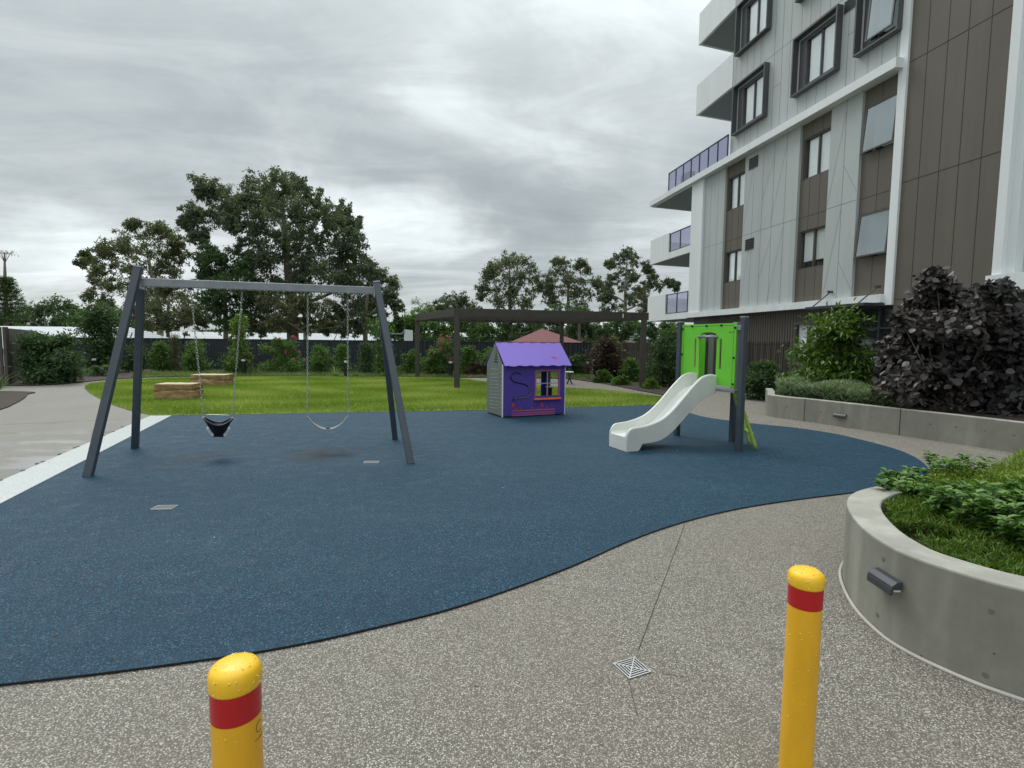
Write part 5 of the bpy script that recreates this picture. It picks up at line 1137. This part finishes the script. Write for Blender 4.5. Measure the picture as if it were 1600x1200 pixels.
for k_ in range(4): x = xe+.05+k_*1.5; MB().box(x, x+.09, FY-.10, FY-.021, 0, 1.6).build('post', TIMBER, tf)
lf = thing('screen_wall', at(17, 600, 17), 'dark brown slatted screen wall at the left frame edge', 'screen')
a = at(17, 603, 17.2); b = at(61, 600, 25.8); a.z = b.z = 0; MB().bar(a+V(0, 0, .91), b+V(0, 0, .91), .06, 1.82, up=(0, 0, 1)).build('panel', PERG, lf)
MB().box(a.x-.05, a.x+.05, a.y-.12, a.y-.02, 0, 1.86).build('post', PERG, lf); slm = MB(); x = a.x-.16
while x > a.x-3: slm.box(x-.10, x, a.y-.05, a.y-.02, .05, 1.86); x -= .145
slm.build('slat', PERG, lf)
# ------------------------------------------------------------------ buildings beyond the fence
def shed(l0, l1, zr, label, nm='shed', right_hip=3.0, mat=WHITEROOF, span=5.0, zeave=.7):
    a, b = Vector(l0), Vector(l1); d = (b-a); d.z = 0; d.normalize(); s_ = V(d.y, -d.x, 0); root = thing(nm, (a.x, a.y, GZ), label, 'building'); a.z = b.z = zr
    A1, A2 = a+s_*span, a-s_*span; B1, B2 = b+s_*span+d*right_hip, b-s_*span+d*right_hip
    for p in (A1, A2, B1, B2): p.z = zeave
    MB().add([a, b, A1, B1, A2, B2, a-V(0, 0, .12), b-V(0, 0, .12), A1-V(0, 0, .12), B1-V(0, 0, .12), A2-V(0, 0, .12), B2-V(0, 0, .12)], [(0, 2, 3, 1), (0, 1, 5, 4), (1, 3, 5), (8, 6, 7, 9), (6, 10, 11, 7), (9, 7, 11), (2, 8, 9, 3), (4, 5, 11, 10), (3, 9, 11, 5), (0, 4, 10, 6), (0, 6, 8, 2)]).build('roof', mat, root, fix=False)
    q = [A1-s_*.3, B1-s_*.3-d*.3, B2+s_*.3-d*.3, A2+s_*.3]; MB().prism([xy(p) for p in q], GZ, zeave-.14).build('wall', WHITEP, root)
pL = at(-160, 509, 33); p1 = at(204, 511.6, 33); shed((pL.x, pL.y, 0), (p1.x, p1.y, 0), p1.z, 'white-roofed building over the left part of the fence', right_hip=2.2, span=4, zeave=.9)
p2 = at(150, 515.5, 38.5); zr = 2.15; p3 = at(577, 522.2, (zr-1.6)*840/7.6); p2 = at(150, 516.3, (zr-1.6)*840/9.0); shed((p2.x, p2.y, 0), (p3.x, p3.y, 0), zr, 'long white-roofed building behind the middle of the fence', right_hip=5, span=5, zeave=.9)
rp = at(847, 513.5, 36); rr_ = thing('red_roof_shelter', (rp.x, rp.y, GZ), 'shelter with a red hipped roof showing above the back fence', 'shelter')
ze = at(918, 539, 34).z; hw = (918-786)/2/840*34; c = V(rp.x+.25, rp.y, 0)
q = [V(c.x-hw, c.y-2.4, ze), V(c.x+hw, c.y-2.0, ze), V(c.x+hw*.8, c.y+3, ze), V(c.x-hw*.9, c.y+3, ze)]; ap = V(rp.x, rp.y, rp.z)
MB().add(q+[ap]+[p-V(0, 0, .1) for p in q], [(0, 1, 4), (1, 2, 4), (2, 3, 4), (3, 0, 4), (0, 5, 6, 1), (1, 6, 7, 2), (2, 7, 8, 3), (3, 8, 5, 0), (8, 7, 6, 5)]).build('roof', REDROOF, rr_, fix=False)
for p in q: MB().box(p.x*.98+c.x*.02-.06, p.x*.98+c.x*.02+.06, p.y+(.2 if p.y < c.y else -.2)-.06, p.y+(.2 if p.y < c.y else -.2)+.06, GZ, ze-.1).build('post', WHITEP, rr_)
hb = at(638, 525, 32); bh = thing('basketball_backboard', (hb.x, hb.y, GZ), 'white basketball backboard seen side-on above the fence with its bracket', 'backboard')
zt_, zb_ = at(638, 515.5, 32).z, at(638, 534, 32).z
MB().box(hb.x-.07, hb.x+.10, hb.y-.9, hb.y+.9, zb_, zt_).build('board', WHITEP, bh); arm = MB(); arm.bar((hb.x-.9, hb.y-.95, hb.z+.12), (hb.x-.2, hb.y-.95, hb.z+.12), .08); arm.bar((hb.x-.2, hb.y-.95, hb.z+.12), (hb.x-.02, hb.y-.95, zt_-.05), .07); arm.build('bracket', GALV, bh); MB().box(hb.x-.98, hb.x-.88, hb.y-.99, hb.y-.89, GZ, hb.z+.2).build('pole', GALV, bh)
ws = at(955, 528, 60); wsh = thing('white_shed', (ws.x+8, ws.y, GZ), 'distant white building glimpsed between tree trunks right of the pergola', 'building')
x0, x1 = at(1000, 530, 60).x-6, at(1060, 530, 60).x; MB().box(x0, x1, 58, 64, GZ, 1.9).build('wall', WHITEP, wsh); MB().add([(x0-.3, 57.6, 1.9), (x1+.3, 57.6, 1.9), (x1+.3, 61, 2.5), (x0-.3, 61, 2.5), (x0-.3, 64.4, 1.9), (x1+.3, 64.4, 1.9)], [(0, 1, 2, 3), (3, 2, 5, 4), (0, 3, 4), (1, 5, 2)]).build('roof', WHITEROOF, wsh, fix=False)
# ------------------------------------------------------------------ garden post lights
def post_light(p, label):
    root = thing('garden_light', (p.x, p.y, 0), label, 'garden light', 'black post lights along the garden beds')
    MB().lathe((p.x, p.y, 0), [(.085, 0), (.085, .60)], 20).build('post', BLACK, root, smooth='auto'); MB().lathe((p.x, p.y, 0), [(.075, .601), (.075, .69)], 20).build('lens', WHITEL, root, smooth='auto'); MB().lathe((p.x, p.y, 0), [(.09, .691), (.09, .77), (.07, .775)], 20).build('cap', BLACK, root, smooth='auto')
    return root
gl0 = post_light(G(148, 585.5), 'black post light beside the big bush at the left')
gkids = list(gl0.children)
for px, py, lb_ in ((541, 588.5, 'black post light seen behind the belt swing chain'), (704, 589, 'black post light just left of the near left pergola post'), (918, 588, 'black post light in front of the burgundy shrub'), (971, 592.5, 'black post light between the burgundy shrub and right pergola post'), (1053, 602, 'black post light just left of the slide tower'), (381, 586, 'black post light at the foot of the tall lime shrub')):
    p = G(px, py); c = gl0.copy(); col.objects.link(c); c.location = (p.x, p.y, 0); c['label'] = lb_; ORG[c.name] = c.location.copy()
    for ch_ in gkids: d = ch_.copy(); col.objects.link(d); d.parent = c
# ------------------------------------------------------------------ garden shrubs
SG = 'shrubs in front of the back fence'
S = lambda lb, *a, **k: shrub(k.pop('name', 'shrub'), lb, *a, **k)
random.seed(21)
S('large dark green spreading bush against the screen wall at the left', 74, 603.5, 112, 521, 17.9, F_DARK, 6500, .13, .05, depth=2.4)
shrub('tall_shrub', 'tall dark green shrub rising above the fence behind the left swing leg', 162, 586, 66, 476, 23.4, F_DARK, 5200, .13, .06, shape='vase', group=None)
S('low grey-green lavender clump around the left post light', 152, 594, 70, 572, 21.2, F_SILV, 2400, .09, .02, group=None, depth=1.2)
S('first rounded green shrub right of the tall dark shrub', 213, 587, 38, 537, 24.2, F_DARK, 1500, .1, .045, group=SG)
S('green shrub directly behind the nearer sandstone block', 250, 588, 38, 535, 24.4, F_MID, 1700, .1, .045, group=SG)
S('narrow brown-tinged upright conifer behind the sandstone blocks', 275, 587, 26, 522, 24.6, F_OLIVE, 1700, .07, .02, group=SG, shape='cone')
S('broad green shrub behind the further sandstone block', 312, 588, 56, 534, 24.3, F_MID, 2600, .1, .045, group=SG)
shrub('tall_shrub', 'tall lime-tipped shrub behind the right chain of the toddler swing', 375, 589, 40, 492, 23.6, F_LIME, 1150, .15, .055, shape='cone', droop=.3)
S('dark green bush around the foot of the tall lime shrub', 376, 588, 66, 548, 23.9, F_DARK, 2200, .1, .045, group=SG)
S('green bush left of the belt swing with pink flower heads', 444, 588, 72, 530, 24.2, F_MID, 3200, .1, .045, group=SG, flowers=(F_PINK, 16, .05))
S('rounded green shrub just right of the left belt swing chain', 500, 587, 36, 540, 24.4, F_MID, 2000, .09, .04, group=SG)
S('green conical shrub behind the right belt swing chain', 534, 587, 36, 538, 24.5, F_MID, 1900, .09, .04, group=SG, shape='cone')
S('green shrub left of the right swing legs', 573, 587, 40, 535, 24.4, F_DARK, 2200, .09, .04, group=SG, shape='cone')
shrub('tall_shrub', 'tall light green weeping shrub behind the right swing legs', 598, 586, 42, 496, 24.0, F_MID, 1300, .15, .04, shape='vase', droop=.9)
S('green shrub between the swing frame and the rear left pergola post', 640, 589, 42, 549, 24.2, F_MID, 1900, .1, .045, group=SG)
S('green bush with pale pink flower heads between the two left pergola posts', 677, 589, 40, 545, 23.9, F_MID, 2000, .1, .045, group=SG, flowers=(F_PINK, 9, .045))
shrub('crepe_myrtle', 'slender pink-flowering shrub beside the near left pergola post', 694, 588, 40, 527, 24.3, F_MID, 1200, .09, .04, shape='vase', flowers=(F_PINK, 22, .055))
S('green pointed shrub right of the near left pergola post', 733, 587, 44, 541, 24.2, F_MID, 2200, .1, .04, group=SG, shape='cone')
S('yellow-green arching shrub left of the playhouse roof', 768, 586, 40, 544, 24.5, F_LIME, 1700, .12, .045, group=SG, droop=.5)
S('low pink-tinged bush at the left of the playhouse', 745, 588, 60, 566, 23.7, F_BURG, 1500, .1, .045, group=SG)
S('dark green shrub just right of the playhouse', 903, 590, 40, 556, 25, F_DARK, 1900, .1, .045, group=SG)
S('burgundy-leaved shrub right of the playhouse', 945, 594, 64, 529, 22.8, F_BURG, 3600, .12, .06)
S('small yellow-green crown poking above the burgundy shrub', 956, 592, 26, 526, 24.0, F_LIME, 900, .1, .045, shape='vase')
S('low broad-leaved green plant in front of the burgundy shrub', 945, 602, 44, 580, 20.8, F_MID, 1500, .11, .06, group='low plants at the bed edge')
S('small green plant right of the low broad-leaved plant by the path edge', 970, 606, 30, 588, 19.6, F_MID, 1000, .1, .05, group='low plants at the bed edge')
S('green shrub just left of the right pergola post', 988, 603, 36, 560, 21.5, F_MID, 1600, .1, .05, group=SG)
S('large dense green shrub between the pergola and the slide tower', 1040, 609, 56, 520, 19.4, F_DARK, 5200, .11, .045, depth=2.0)
S('leafy green top above the large shrub left of the slide tower', 1050, 600, 44, 512, 22.0, F_MID, 2400, .12, .05)
S('yellow-green spiky plant at the foot of the right pergola post', 1017, 611, 22, 594, 18.2, F_LIME, 700, .14, .02, group='low plants at the bed edge')
S('dark glossy shrub just right of the slide tower posts', 1188, 622, 54, 566, 15.2, F_DARK, 3000, .11, .055, depth=1.1)
def spiky(px, py, r_, n, label, mat, L_=.6):
    p = G(px, py); root = thing('spiky_plant', (p.x, p.y, 0), label, 'plant'); P = np.tile(np.array([p.x, p.y, .03]), (n, 1))+rng.normal(size=(n, 3))*np.array([.03, .03, 0]); a = rng.random(n)*6.283; e = rng.random(n)*1.15+.2
    D = np.column_stack([np.cos(a)*np.cos(e), np.sin(a)*np.cos(e), np.sin(e)]); leafmesh('foliage', P, D, L_*(.6+.5*rng.random(n)), .035, rng.random(n), mat, root, tpl=T_BLADE4, up=np.tile(np.array([0, 0, 1.]), (n, 1)))
spiky(524, 589, 10, 40, 'spiky strap-leaved plant in the bed behind the belt swing', F_LIME, .62); spiky(-6, 612, 10, 60, 'strap-leaved grassy plant at the left frame edge mulch bed', F_LIME, .75); spiky(600, 588.5, 6, 26, 'small strap-leaved tuft beside the right swing legs', F_VERGE, .3); spiky(557, 588, 6, 24, 'small strap-leaved tuft right of the belt swing post light', F_LIME, .32)
#@@TREES
# ------------------------------------------------------------------ trees beyond the fence
T1 = [(320, 292, 15), (345, 300, 15), (300, 332, 12), (288, 345, 8), (308, 362, 12), (335, 338, 15), (360, 320, 15), (400, 290, 17), (385, 310, 15), (432, 282, 15), (458, 286, 14), (478, 300, 15), (420, 320, 19), (450, 328, 22), (480, 330, 18), (500, 325, 15), (520, 342, 16), (537, 328, 11), (547, 345, 13), (555, 365, 14), (402, 350, 18), (430, 365, 20), (465, 370, 22), (500, 375, 20), (530, 380, 20), (558, 395, 16), (368, 350, 12), (378, 385, 13), (405, 400, 18), (440, 405, 20), (480, 410, 18), (515, 410, 20), (548, 420, 18), (422, 438, 20), (460, 440, 20), (500, 440, 20), (540, 445, 20), (385, 425, 16), (410, 320, 14), (440, 300, 14)]
tree('gum_tree', 'huge spreading dark green gum tree behind the swing set', T1, 46, F_EUC, per=760, leaf=.30, lw=.15, depth=4.5, trunk=[(458, 540), (456, 480), (450, 420), (446, 370), (440, 310)], tr=.55, droop=.6, seed=1)
T1b = [(590, 428, 12), (612, 440, 11), (604, 458, 12), (620, 478, 8), (592, 462, 12), (578, 445, 14), (572, 475, 14), (596, 490, 8), (560, 480, 16), (555, 505, 14), (530, 490, 16), (580, 500, 10), (575, 420, 12)]
tree('gum_tree', 'smaller gum tree low at the right side of the huge gum tree', T1b, 44, F_EUC, per=620, leaf=.28, lw=.14, depth=2.5, trunk=[(570, 540), (572, 480), (580, 440)], tr=.25, seed=2)
T1c = [(330, 398, 12), (352, 412, 14), (380, 420, 12), (322, 420, 12), (340, 440, 16), (370, 445, 16), (335, 470, 16), (365, 475, 16), (395, 465, 16), (400, 490, 14), (372, 500, 16), (345, 500, 14)]
tree('bushy_tree', 'rounded dense dark tree low at the left side of the huge gum tree', T1c, 43, F_DARK, per=700, leaf=.28, lw=.15, depth=2.4, trunk=[(352, 540), (352, 480), (350, 430)], tr=.25, seed=3, droop=.2)
T1d = [(420, 470, 15), (445, 478, 16), (472, 472, 14), (498, 482, 16), (430, 498, 14), (480, 500, 14), (515, 505, 14), (455, 508, 10), (405, 508, 12), (535, 510, 12)]
tree('olive_tree', 'low olive-brown tree below the huge gum tree crown', T1d, 42, F_OLIVE, per=620, leaf=.26, lw=.12, depth=2.5, trunk=[(478, 540), (476, 500), (470, 470)], tr=.22, bark=BARKP, seed=4, droop=.8)
T2 = [(205, 350, 8), (225, 360, 11), (245, 358, 11), (265, 366, 11), (280, 376, 8), (190, 376, 12), (175, 386, 12), (155, 394, 9), (134, 400, 7), (127, 411, 6), (210, 386, 14), (240, 390, 14), (265, 395, 12), (285, 402, 8), (150, 420, 9), (180, 415, 12), (210, 420, 12), (240, 420, 13), (265, 425, 13), (150, 440, 8), (170, 446, 11), (200, 450, 13), (230, 455, 12), (140, 461, 7), (165, 470, 9), (311, 402, 6), (318, 428, 6)]
tree('spreading_tree', 'wide flat-topped olive tree behind the left swing leg', T2, 50, F_OLIVE, per=430, leaf=.30, lw=.13, depth=4, trunk=[(250, 540), (248, 480), (235, 420), (228, 380)], tr=.35, sub=10, spread=.30, droop=.1, bark=BARKP, seed=5)
T2b = [(262, 452, 13), (290, 462, 13), (240, 480, 15), (275, 482, 15), (302, 488, 12), (212, 485, 13), (255, 500, 13), (290, 505, 12), (315, 500, 11), (225, 505, 12)]
tree('olive_tree', 'dense olive-brown tree under the wide flat-topped tree', T2b, 45, F_OLIVE, per=560, leaf=.26, lw=.13, depth=2.5, trunk=[(262, 540), (262, 495), (265, 460)], tr=.2, seed=6, droop=.5)
T6 = [(790, 405, 10), (808, 403, 9), (775, 416, 10), (825, 415, 9), (765, 430, 9), (790, 430, 12), (812, 430, 11), (834, 432, 7), (757, 447, 9), (778, 450, 12), (803, 450, 12), (828, 452, 11), (843, 446, 6), (752, 462, 6), (775, 468, 11), (800, 472, 13), (822, 470, 9)]
tree('gum_tree', 'round-crowned gum tree left of the three above the pergola', T6, 62, F_PALE, per=300, leaf=.34, lw=.15, depth=3.2, trunk=[(797, 540), (797, 470), (796, 420)], tr=.32, sub=12, spread=.3, seed=7)
T7 = [(875, 408, 7), (868, 424, 8), (859, 436, 8), (885, 414, 8), (905, 412, 7), (917, 421, 7), (890, 432, 9), (908, 440, 8), (930, 440, 8), (940, 448, 6), (858, 452, 9), (880, 455, 9), (900, 456, 7), (920, 460, 9), (862, 470, 9), (905, 474, 9)]
tree('gum_tree', 'brown-tinged gum tree in the middle of the three above the pergola', T7, 60, F_PALE, per=260, leaf=.34, lw=.15, depth=2.8, trunk=[(890, 540), (888, 470), (888, 425)], tr=.28, sub=10, spread=.3, seed=8)
T8 = [(980, 397, 9), (966, 404, 7), (955, 411, 6), (995, 405, 8), (1010, 416, 6), (975, 420, 9), (990, 431, 7), (960, 436, 7), (950, 446, 8), (975, 446, 8), (1000, 455, 9), (985, 466, 8), (955, 461, 8), (1020, 431, 6), (1010, 445, 7), (1030, 446, 6), (1045, 441, 6), (1058, 447, 5), (940, 466, 7), (965, 479, 9), (1010, 471, 9), (1004, 486, 8), (946, 486, 8)]
tree('gum_tree', 'tall open-branched gum tree nearest the apartment balconies', T8, 56, F_EUC, per=300, leaf=.30, lw=.15, depth=3, trunk=[(976, 545), (977, 500), (977, 450), (980, 405)], tr=.27, sub=9, spread=.27, bark=BARKP, seed=9)
T9 = [(870, 492, 12), (890, 488, 12), (910, 494, 12), (850, 498, 10), (900, 515, 12), (925, 512, 12), (945, 520, 11), (960, 508, 10), (935, 535, 10), (980, 515, 8)]
tree('bushy_tree', 'dense dark tree behind the right half of the pergola', T9, 45, F_DARK, per=620, leaf=.26, lw=.14, depth=2.2, trunk=[(905, 545), (905, 510), (900, 495)], tr=.2, seed=10, droop=.2)
T10 = [(1010, 512, 9), (1025, 520, 10), (1045, 512, 10), (1065, 520, 10), (1020, 540, 9), (1050, 535, 11), (1075, 540, 9), (1000, 530, 8)]
tree('bushy_tree', 'dark tree filling the gap under the lowest balcony', T10, 34, F_DARK, per=380, leaf=.20, lw=.10, depth=1.5, trunk=[(1042, 550), (1042, 530), (1040, 515)], tr=.12, seed=11)
# belt of smaller rounded trees
belt = [([(690, 476, 9), (705, 470, 10), (722, 470, 9), (738, 480, 9), (680, 486, 9), (712, 484, 11), (748, 490, 8)], 66, F_EUC, 'bushy_tree', 'dome-shaped tree behind the top left corner of the pergola'),
        ([(636, 505, 10), (650, 496, 10), (664, 492, 11), (678, 498, 11), (645, 515, 11), (668, 512, 12), (690, 512, 12)], 58, F_MID, 'bushy_tree', 'light green bushy tree behind the rear left pergola post'),
        ([(715, 502, 11), (735, 500, 12), (755, 505, 12), (725, 516, 11), (748, 518, 11), (772, 516, 11)], 56, F_MID, 'bushy_tree', 'light green bushy tree seen through the left half of the pergola'),
        ([(790, 508, 11), (808, 512, 11), (828, 508, 12), (845, 512, 10), (812, 524, 9), (785, 524, 10)], 57, F_DARK, 'bushy_tree', 'dark bushy tree behind the red hipped roof peak'),
        ([(890, 525, 9), (868, 520, 9), (850, 525, 9), (910, 528, 9), (930, 522, 9), (950, 530, 8), (970, 525, 8)], 50, F_EUC, 'bushy_tree', 'grey-green tree in the gap right of the red roof peak'),
        ([(985, 505, 8), (1000, 515, 8), (990, 525, 8), (1010, 528, 7), (975, 535, 7), (1000, 538, 7)], 64, F_MID, 'bushy_tree', 'light green tree seen under the right end of the pergola beam'),
        ([(30, 495, 12), (50, 488, 11), (66, 482, 11), (84, 478, 12), (102, 482, 10), (60, 502, 12), (90, 500, 12), (115, 498, 10), (20, 506, 9)], 62, F_DARK, 'bushy_tree', 'low dark rounded trees left of the wide flat-topped tree'),
        ([(132, 492, 9), (120, 505, 9), (195, 500, 11), (180, 490, 9), (208, 508, 9), (145, 506, 9)], 58, F_MID, 'bushy_tree', 'low green tree showing between the two left screens of foliage'),
        ([(5, 505, 9), (-12, 498, 10), (18, 510, 8), (-25, 506, 10)], 55, F_MID, 'bushy_tree', 'low green tree at the left frame edge under the pine'),
        ([(625, 515, 6), (612, 512, 7), (622, 500, 5), (604, 520, 7)], 52, F_DARK, 'bushy_tree', 'small dark tree between the swing frame and the backboard')]
for i, (cl, Y, m_, nm, lb_) in enumerate(belt): tree(nm, lb_, cl, Y, m_, per=430, leaf=.34, lw=.18, depth=2.4, tr=.2, seed=30+i, droop=.2, trunk=[(cl[0][0], 545), (sum(c[0] for c in cl)/len(cl), 525), (sum(c[0] for c in cl)/len(cl), min(c[1] for c in cl)+8)])
tree('pale_tree', 'thin pale grey sparse tree standing above the trees left of the pergola', [(652, 470, 5), (660, 478, 5), (648, 484, 5), (667, 474, 4), (640, 494, 5), (656, 492, 5)], 70, foliage('grey_twigs', (0.198, 0.231, 0.198), (0.297, 0.330, 0.281), (0.429, 0.462, 0.396)), per=80, leaf=.26, lw=.09, depth=1, trunk=[(654, 540), (654, 500), (655, 474)], tr=.16, bark=BARKP, seed=50)
def pine():
    Y = 52; foot = at(8, 520, Y); foot.z = GZ; root = thing('pine_tree', foot, 'tiered dark pine with a bare forked top at the left frame edge', 'tree'); top = at(7, 395, Y); mb = MB(); mb.tube([foot, at(8, 440, Y), top], [.25, .15, .05], 8)
    for k in range(7): a = k*.9; mb.tube([top-V(0, 0, .9), top+V(math.cos(a)*.55, math.sin(a)*.4, .0+.1*(k % 2))], [.03, .015], 4)
    P, D = [], []
    for i in range(11):
        y = 437+i*6.6; L_ = (.5+.17*i)*1.0; c = at(8, y, Y)
        for k in range(8):
            a = k*.785+i*.4; e = c+V(math.cos(a)*L_, math.sin(a)*L_, .22*L_-.1); mb.tube([c, e], [.04, .015], 4, False); n_ = 52; t = rng.random((n_, 1))**.7; P.append(np.array(c)+(np.array(e)-np.array(c))*t+rng.normal(size=(n_, 3))*.10); D.append(rng.normal(size=(n_, 3))*.6+np.array([math.cos(a), math.sin(a), .4]))
    mb.build('trunk', BARK, root, smooth=True, fix=False); P = np.concatenate(P); leafmesh('crown', P, np.concatenate(D), .30, .07, rng.random(len(P)), F_DARK, root)
    P2 = np.array(top)+rng.normal(size=(60, 3))*np.array([.4, .3, .08]); leafmesh('crown', P2, rng.normal(size=(60, 3)), .25, .06, rng.random(60), F_DARK, root)
pine()
# far tree line closing the horizon
def treeline():
    n = 42000; x = rng.uniform(-330, 330, n); th = 6+2.5*np.sin(x*.05)+2*np.sin(x*.17+1)+1.3*np.sin(x*.41+2); y = 260+12*np.sin(x*.02)+rng.random(n)*18; z = GZ+rng.random(n)**.8*(th+1.5)
    P = np.column_stack([x, y, z]); o = leafmesh('far_woodland', P, rng.normal(size=P.shape), 1.6, 1.0, .15+.5*(z-GZ)/9*rng.random(n), F_DARK, None, (0, 0, 0)); o['kind'] = 'stuff'; tag(o, 'distant low line of dark woodland along the horizon', 'woodland')
treeline()
